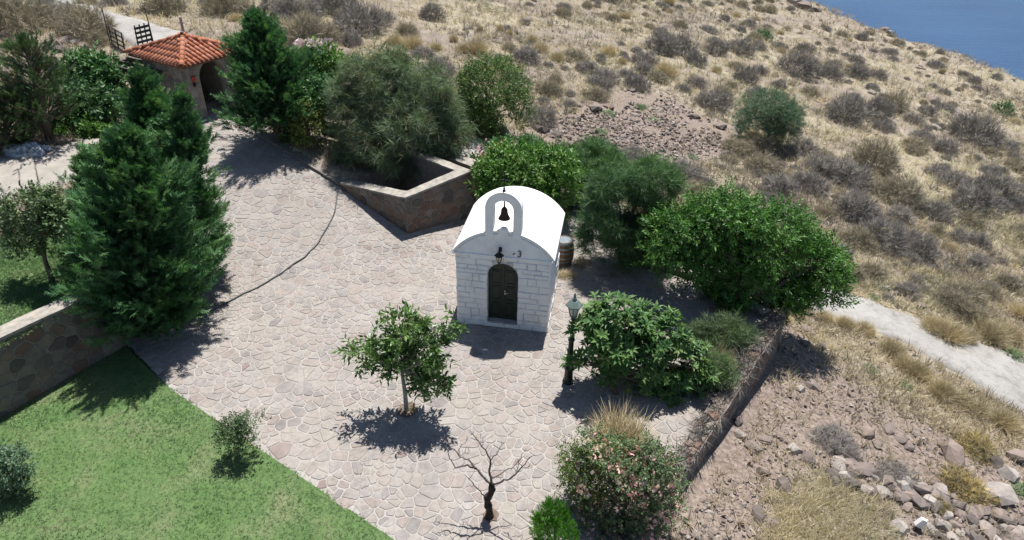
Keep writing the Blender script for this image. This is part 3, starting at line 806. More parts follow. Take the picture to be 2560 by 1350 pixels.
m_ = MB(); m_.box((mid + .035, y0 - .05, 1.08), (mid + .06, y0 - .019, 1.22), CT); m_.tube(CT([[mid + .045, y0 - .05, 1.16], [mid + .045, y0 - .085, 1.16], [mid + .14, y0 - .085, 1.155]]), .011, 6); m_.part('door_handle', m_brass, d2)
m_ = MB(); m_.box((mid - dw + .002, -.012, dz0 - .05), (mid + dw - .002, .235, dz0 - .002 + .004), CT); m_.part('threshold', m_sill, chap)
m_ = MB(); m_.box((CW - .17, 1.27, 1.5), (CW - .14, 1.58, 2.12), CT); wn_ = m_.part('window', simple('dark_window_pane', (.02, .025, .03), .15, var=.2), chap)
m_ = MB(); m_.box((CW - .14, 1.22, 1.45), (CW + .055, 1.63, 1.5), CT); m_.part('sill', m_white, wn_)
# hook bracket and nail on the gable
hk = [(mid + .44 + .045 * math.cos(a), 2.60 + .045 * math.sin(a)) for a in np.linspace(2.4, -1.4, 8)] + [(mid + .44 + .05 * math.cos(a), 2.515 + .05 * math.sin(a)) for a in np.linspace(1.4, -2.4, 8)]
m_ = MB(); m_.tube(CT([[x, -.03, z] for x, z in hk]), .013, 6); m_.bar(*CT([[mid + .27, -.04, 2.53], [mid + .33, -.02, 2.545]]), .02); m_.part('bracket', m_iron, chap)
# paving under the chapel stays, so the walls start below it
def hex_lantern(c, s, root, mat_frame, mat_glass, up=True):
    """hexagonal lantern: bottom at c"""
    c = np.array(c, float); n = 6
    def ring(r, z): return [c + [r * math.cos(2 * math.pi * k / n + .26), r * math.sin(2 * math.pi * k / n + .26), z] for k in range(n)]
    lo_, hi_ = ring(.085 * s, .04 * s), ring(.15 * s, .34 * s)
    f = MB()
    for k in range(n): f.bar(lo_[k], hi_[k], .022 * s)
    for rr in (lo_, hi_):
        for k in range(n): f.bar(rr[k], rr[(k + 1) % n], .024 * s)
    f.rev([(.02 * s, -.06 * s), (.05 * s, -.04 * s), (.09 * s, .02 * s), (.09 * s, .045 * s)], c, 6); fr = f.part('lantern_frame', mat_frame, root)
    gl = MB()
    for k in range(n):
        k2 = (k + 1) % n; cc_ = c + [0, 0, .2 * s]; ins_ = lambda p: cc_ + (p - cc_) * .96
        gl.add([ins_(lo_[k]), ins_(lo_[k2]), ins_(hi_[k2]), ins_(hi_[k])], [(0, 1, 2, 3)])
    gl.part('glass', mat_glass, fr)
    r_ = MB(); r_.rev([(.21 * s, .335 * s), (.205 * s, .36 * s), (.10 * s, .47 * s), (.055 * s, .50 * s), (.05 * s, .54 * s), (.06 * s, .55 * s), (.03 * s, .57 * s), (.035 * s, .61 * s), (.012 * s, .68 * s)], c, 6); r_.part('cap', mat_frame, root)
wlp = CT([[mid - .07, -.19, 2.33]])[0]
wl_ = thing('wall_lantern', wlp, 'small black wall lantern above the chapel door', 'lantern')
hex_lantern(wlp, .62, wl_, m_iron, simple('warm_lamp_glass', (.5, .45, .33), .3, var=.15))
m_ = MB(); q = CT([[mid - .07, 0.0, 2.63], [mid - .07, -.10, 2.74], [mid - .07, -.19, 2.70]]); m_.tube(q, .014, 6); m_.box((mid - .11, -.02, 2.56), (mid - .03, -.004, 2.70), CT); m_.part('bracket', m_iron, wl_)

# ================================================================== LAMP POST
m_post = simple('dark_green_cast_iron', (.014, .024, .021), .45, .2, var=.35, scale=20)
m_postcap = simple('weathered_green_cap', (.13, .175, .16), .5, .1, var=.2, scale=16)
lp = gp(1420, 955, patio_z); zt_ = float(at(1437, 733, lp[1])[2])
lamp = thing('lamp_post', lp, 'dark green post lamp with six-sided lantern beside the loquat tree', 'lamp post')
LS = 1.02; zl0 = zt_ - .68 * LS
m_ = MB(); m_.rev([(.15, 0), (.15, .06), (.115, .10), (.105, .42), (.13, .45), (.135, .52), (.085, .55)], lp, 10); m_.part('base', m_post, lamp)
m_ = MB(); m_.rev([(.075, .5), (.065, 1.35), (.085, 1.38), (.085, 1.43), (.048, 1.5), (.040, zl0 - lp[2] - .1), (.06, zl0 - lp[2] - .06), (.06, zl0 - lp[2] - .03)], lp, 10); m_.part('pole', m_post, lamp)
hex_lantern((lp[0], lp[1], zl0), LS, lamp, m_postcap, m_glass)

# ================================================================== GATEHOUSE
ez = 4.18
eS = at(455, 166, 0); 
def atz(px, py, z): d = ray(px, py); t = (z - CAMZ) / d[2]; return np.array([d[0] * t, d[1] * t, z])
gS = atz(455, 168, ez); gW = atz(319, 134, ez); e1 = (gW - gS)[:2]; l1 = np.hypot(*e1); e1 /= l1
e2 = np.array([e1[1], -e1[0]])
if e2[1] < 0: e2 = -e2
l2 = 3.0; gz0 = 1.95
gc = gS[:2] + e1 * l1 / 2 + e2 * l2 / 2
gz0 = float(hill(*gc)) - .05
gate = thing('gatehouse', (*gc, gz0), 'stone gatehouse with an arched passage and red tiled pyramid roof', 'gatehouse')
def GT(V):
    V = np.asarray(V, float); return np.c_[gS[0] + V[:, 0] * e1[0] + V[:, 1] * e2[0], gS[1] + V[:, 0] * e1[1] + V[:, 1] * e2[1], V[:, 2]]
m_gstone = stonemat('gate_grey_stone', [(.17, .155, .14), (.24, .215, .195), (.29, .26, .23), (.27, .21, .17), (.33, .30, .27)], scale=5, mott=.25, bs=.6)
m_gmort = simple('gate_mortar', (.30, .27, .245), .95, var=.2, scale=6, bs=.4)
x0, x1, yA, yB = .34, l1 - .34, .34, l2 - .34; th = .38; ah = .62; ac = (yA + yB) / 2; az = gz0 + 1.45; topz = ez - .02
g = MB(); g.box((x0, yA, gz0 - .4), (x1, yA + th, topz), GT); g.box((x0, yB - th, gz0 - .4), (x1, yB, topz), GT)
arcs = [(ac - ah * math.cos(a), az + ah * math.sin(a)) for a in np.linspace(0, math.pi, 13)]
for xa, xb in ((x0, x0 + th), (x1 - th, x1)):
    for ya, yb in ((yA + th, ac - ah), (ac + ah, yB - th)):
        if yb > ya: g.box((xa, ya, gz0 - .4), (xb, yb, topz), GT)
    for i in range(12):
        (p0, q0), (p1, q1) = arcs[i], arcs[i + 1]
        V = np.array([(xa, p0, q0), (xa, p1, q1), (xa, p1, topz), (xa, p0, topz), (xb, p0, q0), (xb, p1, q1), (xb, p1, topz), (xb, p0, topz)])
        g.add(GT(V), [(0, 1, 2, 3), (7, 6, 5, 4), (0, 4, 5, 1), (2, 6, 7, 3)])
gw = g.part('wall', m_gmort, gate)
P0, P1 = GT([[x0, yA, 0]])[0], GT([[x1, yA, 0]])[0]
stone_face(gw, P0, P1, gz0 - .2, gz0 - .2, topz, topz, -e2, .33, m_gstone)
for ya, yb in ((yA, ac - ah - .02), (ac + ah + .02, yB)):
    stone_face(gw, GT([[x0, ya, 0]])[0], GT([[x0, yb, 0]])[0], gz0 - .2, gz0 - .2, topz, topz, -e1, .3, m_gstone)
g = MB(); g.box((x0 + .02, yA + .01, topz - .12), (x1 - .02, yB - .01, topz - .02 + .03), GT); g.part('ceiling', m_gmort, gate)
# the arched passage is closed by a dark timber gate
m_timber = simple('dark_brown_timber', (.035, .026, .022), .7, var=.4, scale=12, bs=.3)
g = MB()
for k in range(8):
    a = ac - ah + .01 + k * (2 * ah - .02) / 8; b_ = a + (2 * ah - .02) / 8 - .012
    h = lambda y: az + math.sqrt(max(0, (ah - .015) ** 2 - (y - ac) ** 2))
    V = np.array([(x1 - .2, a, gz0), (x1 - .2, b_, gz0), (x1 - .2, b_, h(b_)), (x1 - .2, a, h(a)), (x1 - .15, a, gz0), (x1 - .15, b_, gz0), (x1 - .15, b_, h(b_)), (x1 - .15, a, h(a))])
    g.add(GT(V), [(3, 2, 1, 0), (4, 5, 6, 7), (0, 1, 5, 4), (1, 2, 6, 5), (2, 3, 7, 6), (3, 0, 4, 7)])
g.part('door', m_timber, gate)
apex = np.array([*gc, float(at(455, 93, gc[1])[2])])
crn = [GT([[0, 0, ez]])[0], GT([[l1, 0, ez]])[0], GT([[l1, l2, ez]])[0], GT([[0, l2, ez]])[0]]
m_tile = stonemat('terracotta_tile', [(.26, .085, .05), (.34, .125, .07), (.40, .155, .09), (.45, .20, .125), (.36, .15, .10)], scale=12, mott=.2, bs=.2)
g = MB(); V = [c_ + [0, 0, -.02] for c_ in crn] + [apex + [0, 0, -.03]] + [c_ + [0, 0, -.09] for c_ in crn]
g.add(V, [(1, 0, 4), (2, 1, 4), (3, 2, 4), (0, 3, 4), (5, 6, 7, 8), (0, 1, 6, 5), (1, 2, 7, 6), (2, 3, 8, 7), (3, 0, 5, 8)])
roofg = g.part('roof', simple('roof_bed', (.20, .09, .06), .9, var=.3, scale=6), gate)
def tile_mesh(L, r0, r1, name):
    n = 7; V = []; F = []
    for (y, r, zo) in ((0, r0, .012), (L, r1, .0)):
        for th_ in (0, .014):
            for k in range(n):
                a = math.pi * k / (n - 1); V.append((-(r - th_) * math.cos(a), y, (r - th_) * math.sin(a) + zo))
    for k in range(n - 1):
        F += [(k, k + 1, 2 * n + k + 1, 2 * n + k), (n + k + 1, n + k, k, k + 1)[::-1] if False else (k + 1, k, n + k, n + k + 1)]
        F += [(n + k + 1, n + k, 3 * n + k, 3 * n + k + 1)]
    return V, F
tile_meshes = []
for t in (.05, .2, .35, .5, .65, .8, .95):
    V, F = tile_mesh(.42, .088, .078, 'tile'); me = raw_mesh('roof_tile', V, F, t, True); me.materials.append(m_tile); tile_meshes.append(me)
hip_meshes = []
for t in (.3, .55, .8):
    V, F = tile_mesh(.44, .12, .105, 'hip'); me = raw_mesh('hip_tile', V, F, t, True); me.materials.append(m_tile); hip_meshes.append(me)
def put(name, me, parent, pos, ax, nrm):
    ax = unit(np.asarray(ax, float)); x = unit(np.cross(ax, nrm)); nn = np.cross(x, ax)
    o = bpy.data.objects.new(name, me); COL.objects.link(o); o.parent = parent
    p = np.asarray(pos) - base_of(parent)
    o.matrix_local = Matrix([[x[0], ax[0], nn[0], p[0]], [x[1], ax[1], nn[1], p[1]], [x[2], ax[2], nn[2], p[2]], [0, 0, 0, 1]]); return o
for i in range(4):
    A_, B_ = crn[i], crn[(i + 1) % 4]; ev = B_ - A_; L = np.linalg.norm(ev); ed = ev / L; mp_ = (A_ + B_) / 2
    up_ = apex - mp_; foot = up_ - (up_ @ ed) * ed; sl_ = np.linalg.norm(foot); ud = foot / sl_; nr = np.cross(ed, ud)
    if nr[2] < 0: nr = -nr
    ncol = int(L / .205)
    for k in range(ncol):
        s_ = (k + .5) * L / ncol; mx = sl_ * min(s_, L - s_) / (L / 2); t = -.05
        while t < mx - .10:
            put('roof_tile', random.choice(tile_meshes), roofg, A_ + ed * s_ + ud * t + nr * (.004 + random.uniform(0, .006)), ud + nr * .035, nr); t += .335
for c_ in crn:
    hd = apex - c_; L = np.linalg.norm(hd); hd = hd / L; side = unit(np.cross(hd, UP)); nr = np.cross(side, hd); t = -.06
    while t < L - .2:
        put('hip_tile', random.choice(hip_meshes), roofg, c_ + hd * t + nr * .05, hd + nr * .03, nr); t += .36
g = MB(); g.rev([(.16, -.02), (.15, .10), (.09, .16), (.07, .22), (.0, .24)], apex, 10); g.part('finial', simple('dark_cement', (.10, .085, .08), .9), roofg)
# red alarm box and lantern on the pier
q = GT([[x0 - .06, yA + .22, 3.55]])[0]
g = MB(); g.rev([(.05, -.1), (.08, -.06), (.08, .06), (.05, .1)], q, 10); rb = g.part('alarm_box', simple('red_plastic', (.45, .04, .03), .4, var=.15), gate)
g = MB(); g.rev([(.03, -.34), (.055, -.3), (.06, -.2), (.04, -.17)], q, 8); g.part('wall_lamp', m_iron, gate)

# pole behind the roof
pb = at(466, 112, gc[1] + 2.6); pb[2] = float(hill(pb[0], pb[1])); ptop = at(450, 42, gc[1] + 2.6)
g = MB(); g.tube([pb + [0, 0, -.2], ptop], [.075, .06], 8); g.bar(ptop + [-.12, 0, -.25], ptop + [.12, 0, -.25], .05)
g.solo('utility_pole', simple('bleached_pole', (.34, .27, .27), .8, var=.15), pb, 'bleached leaning pole standing behind the red tiled roof', 'pole')

# pergola of dark beams left of the gatehouse
pe = [(272, 163, 378, 193), (288, 153, 405, 182), (318, 146, 412, 168)]
Yp = gc[1] - .3
pg0 = at(340, 215, Yp - .6); 
pergola = thing('pergola', (pg0[0], pg0[1], float(hill(pg0[0], pg0[1]))), 'dark timber pergola beams against the left side of the gatehouse', 'pergola')
zp = 3.75
for (a, b_, c_, d_) in pe:
    p, q = atz(a, b_, zp), atz(c_, d_, zp); g = MB(); g.bar(p, q, .09, .16); g.part('beam', m_timber, pergola)
p, q = atz(345, 184, zp - .14), atz(425, 164, zp - .14); g = MB(); g.bar(p, q, .10, .12); g.part('cross_beam', m_timber, pergola); cb = (p, q)
p, q = atz(262, 168, zp - .14), atz(330, 146, zp - .14); g = MB(); g.bar(p, q, .10, .12); g.part('cross_beam', m_timber, pergola)
for t_ in (atz(350, 183, zp - .2), atz(268, 167, zp - .2), atz(325, 148, zp - .2)):
    g = MB(); h_ = float(hill(t_[0], t_[1])); g.bar((t_[0], t_[1], h_ - .2), (t_[0], t_[1], zp - .2), .12); g.part('post', m_timber, pergola)
# wire gate panel and black crate panel by the track
def ground_at(px, py): return gp(px, py)
gA = ground_at(281, 112); gB = ground_at(313, 132)
pan = thing('lattice_panel', gA, 'open grid metal panel leaning beside the dirt track', 'fence panel')
m_rust = simple('dark_weathered_metal', (.05, .045, .045), .7, .2, var=.3)
hA = np.array([0, .15, float(at(287, 66, gA[1])[2] - gA[2])])
for k in range(3):
    t = k / 2; p = gA * (1 - t) + gB * t; g = MB(); g.bar(p, p + hA, .055); g.part('upright', m_rust, pan)
for k in range(5):
    o_ = hA * (k + .15) / 4.2; g = MB(); g.bar(gA + o_, gB + o_, .055); g.part('rail', m_rust, pan)
g = MB(); g.bar(gA + [-.1, 0, -.2], gA + [-.05, .1, hA[2] + .9], .04); g.part('stake', m_rust, pan)
bA = ground_at(346, 122); bB = ground_at(383, 112); 
pal = thing('slatted_panel', bA, 'black slatted pallet panel standing behind the tiled roof', 'pallet')
hB = np.array([.02, .12, 1.15]); m_blk = simple('black_boards', (.014, .014, .016), .7, var=.3)
for k in range(4):
    t = (k + .1) / 3.2; p = bA * (1 - t) + bB * t; g = MB(); g.bar(p, p + hB, .09, .03); g.part('upright', m_blk, pal)
for k in range(5):
    o_ = hB * (k + .3) / 5; g = MB(); g.bar(bA + o_ + [0, -.03, 0], bB + o_ + [0, -.03, 0], .03, .12); g.part('slat', m_blk, pal)
g = MB(); g.bar(bB + [.05, 0, -.2], bB + [.05, 0, 1.9], .04); g.part('stake', m_rust, pal)
# green wire fence panel and its posts behind the planted bed
fA = gp(745, 352, patio_z) + [0, .5, 0]; fB = gp(862, 372, patio_z) + [0.1, .4, 0]
fence = thing('mesh_fence', (*fA[:2], hz(fA)), 'dark green mesh fence with steel posts beside the feathery tree', 'fence')
m_fg = simple('dark_green_mesh', (.016, .035, .028), .6, var=.3)
fz = [hz(fA), hz(fB)]
for k in range(3):
    t = k / 2; p = fA * (1 - t) + fB * t; z = hz(p); g = MB(); g.tube([(p[0], p[1], z - .2), (p[0], p[1], z + 1.5)], .03, 8); g.part('post', simple('galvanised_post', (.30, .32, .31), .5, .5, var=.2) if k == 1 else m_fg, fence)
g = MB()
for k in range(26):
    t = k / 25; p = fA * (1 - t) + fB * t; z = hz(p); g.bar((p[0], p[1], z + .05), (p[0], p[1], z + 1.4), .012)
for k in range(8):
    p, q = fA.copy(), fB.copy(); p[2] = hz(fA) + .1 + .18 * k; q[2] = hz(fB) + .1 + .18 * k; g.bar(p, q, .012)
g.part('wire_mesh', m_fg, fence)
g = MB(); p, q = fA * .55 + fB * .45, fB.copy(); p[2] = hz(p); q[2] = hz(q); V = [p + [0, -.03, .1], q + [0, -.03, .1], q + [0, -.03, .75], p + [0, -.03, .75], p + [0, 0.0, .1], q + [0, 0.0, .1], q + [0, 0.0, .75], p + [0, 0.0, .75]]
g.add(V, [(0, 1, 2, 3), (7, 6, 5, 4), (3, 2, 6, 7), (0, 4, 5, 1), (0, 3, 7, 4), (1, 5, 6, 2)]); g.part('shade_sheet', m_fg, fence)
# white garden wall glimpsed behind the cypress and slab by the planter
p0, p1 = gp(690, 205), gp(790, 178)
wall('garden_wall', 'pale rendered garden wall glimpsed behind the gate cypress', [p0, p1], [hz(p0) - .3, hz(p1) - .3], [hz(p0) + .55, hz(p1) + .55], .25, [0], mean=.3)
sl0 = W_R + np.array([.22, .55, 0]); 
g = MB(); q0 = np.array([sl0[0], sl0[1], zr - .12]); du = np.append(unit((W_B - W_R)[:2]), 0); dv = np.array([-du[1], du[0], 0]) * -1
if dv[0] < 0: dv = -dv
V = [q0, q0 + dv * .55, q0 + dv * .55 + du * 1.5, q0 + du * 1.5]; V = V + [v - [0, 0, .09] for v in V]
g.add(V, [(0, 1, 2, 3), (7, 6, 5, 4), (0, 4, 5, 1), (1, 5, 6, 2), (2, 6, 7, 3), (3, 7, 4, 0)])
V2 = [v * 1.0 for v in V[4:]]; cx2 = np.mean(V2, 0); V3 = [cx2 + (v - cx2) * .8 for v in V2]; g.add(V3 + [v * [1, 1, 0] + [0, 0, -.2] for v in V3], [(0, 1, 5, 4), (1, 2, 6, 5), (2, 3, 7, 6), (3, 0, 4, 7)])
g.solo('stone_bench', m_coping, (q0[0], q0[1], 0), 'pale slab ledge standing against the right end of the planter wall', 'slab')

# ================================================================== SMALL THINGS ON THE TERRACE
# barrel
bp = gp(1409, 668, patio_z) + np.array([-.02, .25, 0])
barrel = thing('wine_barrel', bp, 'wooden wine barrel with grey steel hoops behind the chapel', 'barrel')
m_oak = stonemat('oak_stave', [(.11, .062, .032), (.16, .09, .046), (.20, .115, .06)], scale=14, mott=.25, bs=.2, rough=.65)
m_hoop = simple('blue_grey_hoop', (.20, .24, .27), .45, .6, var=.2)
BHt = .92
def br(z): t = (z / BHt - .5) * 2; return .35 - .075 * t * t
ns = 20
for k in range(ns):
    a = 2 * math.pi * k / ns; b_ = 2 * math.pi * (k + .94) / ns; V = []; F = []
    zz = np.linspace(0, BHt, 7)
    for z in zz:
        r_ = br(z); V += [(bp[0] + r_ * math.cos(a), bp[1] + r_ * math.sin(a), bp[2] + z), (bp[0] + r_ * math.cos(b_), bp[1] + r_ * math.sin(b_), bp[2] + z), (bp[0] + (r_ - .03) * math.cos(b_), bp[1] + (r_ - .03) * math.sin(b_), bp[2] + z), (bp[0] + (r_ - .03) * math.cos(a), bp[1] + (r_ - .03) * math.sin(a), bp[2] + z)]
    for i in range(6):
        for j in range(4): p, q = i * 4 + j, i * 4 + (j + 1) % 4; F.append((p, q, q + 4, p + 4))
    F += [(3, 2, 1, 0), (24, 25, 26, 27)]
    part('stave', V, F, m_oak, barrel, random.random())
for za, zb_ in ((.02, .09), (.19, .25), (.34, .39), (.53, .58), (.67, .73), (.83, .90)):
    g = MB(); g.rev([(br(za) - .004, za), (br(za) + .008, za), (br(zb_) + .008, zb_), (br(zb_) - .004, zb_)], bp, 24); g.part('hoop', m_hoop, barrel)
g = MB(); g.rev([(.0, BHt - .06), (.265, BHt - .06), (.265, BHt - .04), (0, BHt - .04)], bp, 20); g.part('lid', simple('grey_oak_lid', (.24, .20, .16), .7, var=.25), barrel)
# hose
hp = [(846, 478), (842, 500), (836, 530), (822, 565), (805, 595), (785, 622), (762, 645), (735, 662), (700, 688), (668, 707), (640, 722), (600, 742), (560, 762), (515, 785), (470, 800)]
H3 = np.array([gp(a, b_, patio_z) for a, b_ in hp]); ti = np.linspace(0, len(H3) - 1, 90)
H3 = np.stack([np.interp(ti, np.arange(len(H3)), H3[:, k]) for k in range(3)], -1); H3[:, 2] = patio_z(H3[:, 0], H3[:, 1]) + .045
H3[:, 0] += (vnoise(ti * 1.3, 2, 3) - .5) * .06
g = MB(); g.tube(H3, .022, 6); g.solo('garden_hose', simple('dark_grey_hose', (.055, .06, .06), .5, var=.2), H3[0] * [1, 1, 1], 'dark hose snaking across the paving to the big cypress', 'hose', smooth=True)
# white scrap of paper in the chapel shadow
q = gp(1213, 876, patio_z); g = MB(); g.box(q + [-.06, -.03, .022], q + [.06, .03, .03]); g.solo('paper_scrap', simple('white_paper', (.7, .7, .7), .8, var=.05), q, 'white scrap of paper lying in the chapel shadow', 'paper')
# pale plastic heap
q = gp(70, 382)
bag = thing('plastic_heap', q, 'crumpled blue and white plastic sheeting heaped beside the driveway', 'plastic sheeting')
m_pl = stonemat('pale_plastic', [(.10, .14, .20), (.22, .26, .32), (.36, .38, .41), (.45, .46, .47)], rough=.4, mott=.1, bs=.1)
for k in range(9):
    n_ = 12; V = []; F = []; cx3 = q + [random.uniform(-.55, .55), random.uniform(-.25, .25), .08]; rx = random.uniform(.18, .4)
    for i in range(6):
        ph = math.pi / 2 * i / 5
        for j in range(n_):
            a = 2 * math.pi * j / n_; rr = rx * random.uniform(.75, 1.2); V.append(cx3 + [rr * math.cos(a) * math.cos(ph), rr * .8 * math.sin(a) * math.cos(ph), rr * .9 * math.sin(ph) - .06])
    for i in range(5):
        for j in range(n_): p = i * n_ + j; p2 = i * n_ + (j + 1) % n_; F.append((p, p2, p2 + n_, p + n_))
    part('fold', V, F, m_pl, bag, np.array([random.random() for _ in F]))
# yellow board in the shrubs, white jug by the dry wall
q = gp(2194, 606)
g = MB(); g.box(q + [-.28, -.02, .35], q + [.28, .02, .72]); sg = thing('yellow_board', q, 'small pale yellow board standing among the grey shrubs on the slope', 'board')
g.part('board', simple('pale_yellow_paint', (.62, .62, .22), .6, var=.1), sg); g = MB(); g.bar(q + [0, .03, -.1], q + [0, .03, .7], .05); g.part('stake', m_timber, sg)
q = gp(2287, 1322)
jug = thing('plastic_canister', q + [0, 0, .1], 'white plastic canister lying against the tumbled dry stone wall', 'canister')
m_wp = simple('white_plastic', (.72, .70, .70), .4, var=.06)
def tilt(V): V = np.asarray(V, float); a = .5; return np.c_[V[:, 0] * math.cos(a) + V[:, 2] * math.sin(a), V[:, 1], -V[:, 0] * math.sin(a) + V[:, 2] * math.cos(a)] + q + [0, 0, .12]
g = MB(); g.prism([(-.08, 0), (.08, 0), (.09, .02), (.09, .21), (.045, .255), (-.09, .255), (-.09, .02)], -.05, .05, tilt); g.part('body', m_wp, jug)
g = MB(); g.rev([(.025, .23), (.025, .285), (.0, .285)], (.06, 0, -.01), 10, tilt); g.part('cap', m_wp, jug)
print('built things', time.time() - T0)

# ================================================================== VEGETATION
m_bark = simple('grey_brown_bark', (.13, .105, .085), .9, var=.35, scale=18, bs=.6, spec=.1)
m_barkpale = simple('pale_grey_bark', (.30, .28, .26), .9, var=.3, scale=18, bs=.5, spec=.1)
m_baregrey = simple('grey_dead_twigs', (.12, .10, .095), .9, var=.4, scale=22, bs=.4, spec=.1)
m_barkdark = simple('dark_dead_bark', (.045, .035, .032), .9, var=.5, scale=22, bs=.6, spec=.1)
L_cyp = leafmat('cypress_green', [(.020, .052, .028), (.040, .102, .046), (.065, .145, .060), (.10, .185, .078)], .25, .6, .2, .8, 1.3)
L_jun = leafmat('juniper_green', [(.075, .062, .05), (.038, .075, .035), (.06, .11, .042), (.085, .14, .055)], .15, .6, .2)
L_feather = leafmat('feathery_grey_green', [(.13, .11, .085), (.085, .105, .07), (.10, .145, .09), (.14, .19, .115)], .3, .6, .2, .8, 1.45)
L_tam = leafmat('fine_dark_green', [(.034, .07, .034), (.055, .11, .05), (.08, .145, .066), (.115, .185, .09)], .3, .6, .2, .8, 1.35)
L_wide = leafmat('fresh_green', [(.026, .075, .016), (.045, .12, .024), (.07, .165, .034), (.105, .21, .05)], .3, .5)
L_loq = leafmat('glossy_loquat_green', [(.035, .085, .025), (.06, .135, .042), (.10, .175, .055), (.15, .22, .075)], .28, .5, .3)
L_cit = leafmat('citrus_green', [(.035, .08, .02), (.065, .13, .033), (.10, .175, .05), (.15, .215, .08)], .25, .4, .5)
L_bright = leafmat('bright_leaf_green', [(.04, .10, .02), (.065, .15, .03), (.095, .19, .04), (.13, .22, .06)], .3, .45)
L_yel = leafmat('yellow_green', [(.06, .10, .025), (.10, .15, .03), (.15, .19, .045), (.18, .18, .06)], .3, .5)
L_round = leafmat('mid_green', [(.03, .07, .018), (.05, .105, .025), (.08, .145, .035), (.13, .18, .05)], .25, .5)
L_blue = leafmat('blue_green', [(.045, .085, .055), (.07, .125, .075), (.10, .16, .10), (.13, .19, .13)], .2, .55)
L_thuja = leafmat('vivid_thuja_green', [(.03, .10, .01), (.055, .17, .015), (.08, .22, .02), (.11, .27, .03)], .25, .5)
L_fig = leafmat('dull_leaf_green', [(.042, .075, .03), (.065, .11, .045), (.095, .145, .068), (.135, .18, .10)], .22, .5)
L_hedge = leafmat('dark_hedge_green', [(.022, .06, .024), (.036, .095, .034), (.055, .13, .042), (.08, .165, .055)], .2, .5)
L_pink = leafmat('pink_flowers', [(.62, .30, .34), (.72, .44, .46), (.78, .58, .50), (.76, .64, .48)], .25, .7, .1)
L_red = leafmat('oleander_red', [(.36, .05, .10), (.45, .11, .16), (.55, .25, .28), (.62, .46, .46)], .25, .7, .1)
L_pale = leafmat('pale_pink_flowers', [(.45, .33, .40), (.55, .42, .48), (.62, .52, .55), (.66, .6, .6)], .25, .7, .1)
L_straw = leafmat('dry_straw', [(.19, .165, .145), (.29, .245, .195), (.39, .335, .255), (.475, .425, .315), (.42, .395, .285)], .42, .8, .1, .25, 1.28, .08)
L_grey = leafmat('grey_thorny_twigs', [(.11, .103, .108), (.152, .142, .143), (.19, .178, .172), (.235, .218, .20)], .22, .9, .05, .8, 1.36)
L_olive = leafmat('olive_brown_twigs', [(.14, .124, .098), (.19, .168, .13), (.24, .214, .162), (.30, .27, .20)], .24, .9, .05, .8, 1.36, .12)
L_tuss = leafmat('straw_tussock', [(.26, .215, .15), (.36, .30, .20), (.45, .39, .265), (.52, .465, .32)], .2, .85, .05)
L_bloom = leafmat('olive_stems_yellow_heads', [(.12, .11, .06), (.17, .15, .08), (.30, .23, .10), (.48, .38, .17)], .15, .9, .05)
L_green = leafmat('weedy_green', [(.05, .10, .04), (.075, .14, .055), (.10, .18, .075), (.14, .20, .09)], .25, .6)
L_lawn = leafmat('lawn_blades', [(.078, .148, .060), (.098, .172, .075), (.124, .194, .092), (.18, .21, .12), (.28, .265, .18)], .3, .65, .15, .6, 1.42)

def lobes_px(lst, Y):
    out = []
    for l in lst:
        c_ = at(l[0], l[1], Y + (l[4] if len(l) > 4 else 0)); k = mpp(c_); rx, rz = l[2] * k, l[3] * k
        out.append((c_, np.array([rx, (rx + rz) / 2, rz])))
    return out
def crown_pts(lobes, nclump, per, cr, shell=.6, ups=.25, gaps=True):
    want_ = nclump
    if gaps: nclump = int(nclump * 1.75)
    wgt = np.array([(r[0] * r[1] * r[2]) ** (2 / 3) for _, r in lobes]); wgt /= wgt.sum()
    li = rng.choice(len(lobes), nclump, p=wgt)
    C_ = np.array([l[0] for l in lobes])[li]; R_ = np.array([l[1] for l in lobes])[li]
    d = rand_dir(nclump); d[:, 2] = np.where((d[:, 2] < -.3) & (rng.random(nclump) < .5), -d[:, 2], d[:, 2]); d = unit(d)
    rad = shell + (1.08 - shell) * np.sqrt(rng.random(nclump))
    cen = C_ + R_ * d * rad[:, None]
    if gaps:                                                     # notches and holes between the leaf clumps
        sc_ = 1.5 / max(.35, np.mean(R_)) ** .8
        g_ = fbm(cen[:, 0] * sc_ + cen[:, 1] * sc_ * .6, cen[:, 2] * sc_ * 1.2 - cen[:, 1] * sc_ * .7, 19, 3)
        cen = cen + d * R_ * ((g_ - .5) * .5)[:, None]
        kp = np.argsort(-(g_ + .16 * rng.random(nclump)))[:want_]; kp = kp[rng.permutation(len(kp))]; cen = cen[kp]; d = d[kp]; nclump = len(kp)
    P = np.repeat(cen, per, 0) + rng.normal(size=(nclump * per, 3)) * cr
    O = np.repeat(d, per, 0)
    ct = np.repeat(rng.random(nclump), per)
    return cen, P, O, ct
def grow_branches(mb, base, fork, targets, r0, n=5, wig=.12):
    """limbs from the fork to points inside the crown"""
    for t in targets:
        a = np.array(fork); b_ = np.array(t); k = np.linspace(0, 1, n)[:, None]
        p = a + (b_ - a) * k; p[:, 2] += np.sin(k[:, 0] * math.pi) * .08 * np.linalg.norm(b_ - a)
        p[1:-1] += rng.normal(size=(n - 2, 3)) * wig * np.linalg.norm(b_ - a) * .25
        mb.tube(p, np.linspace(r0, r0 * .18, n), 6, False)
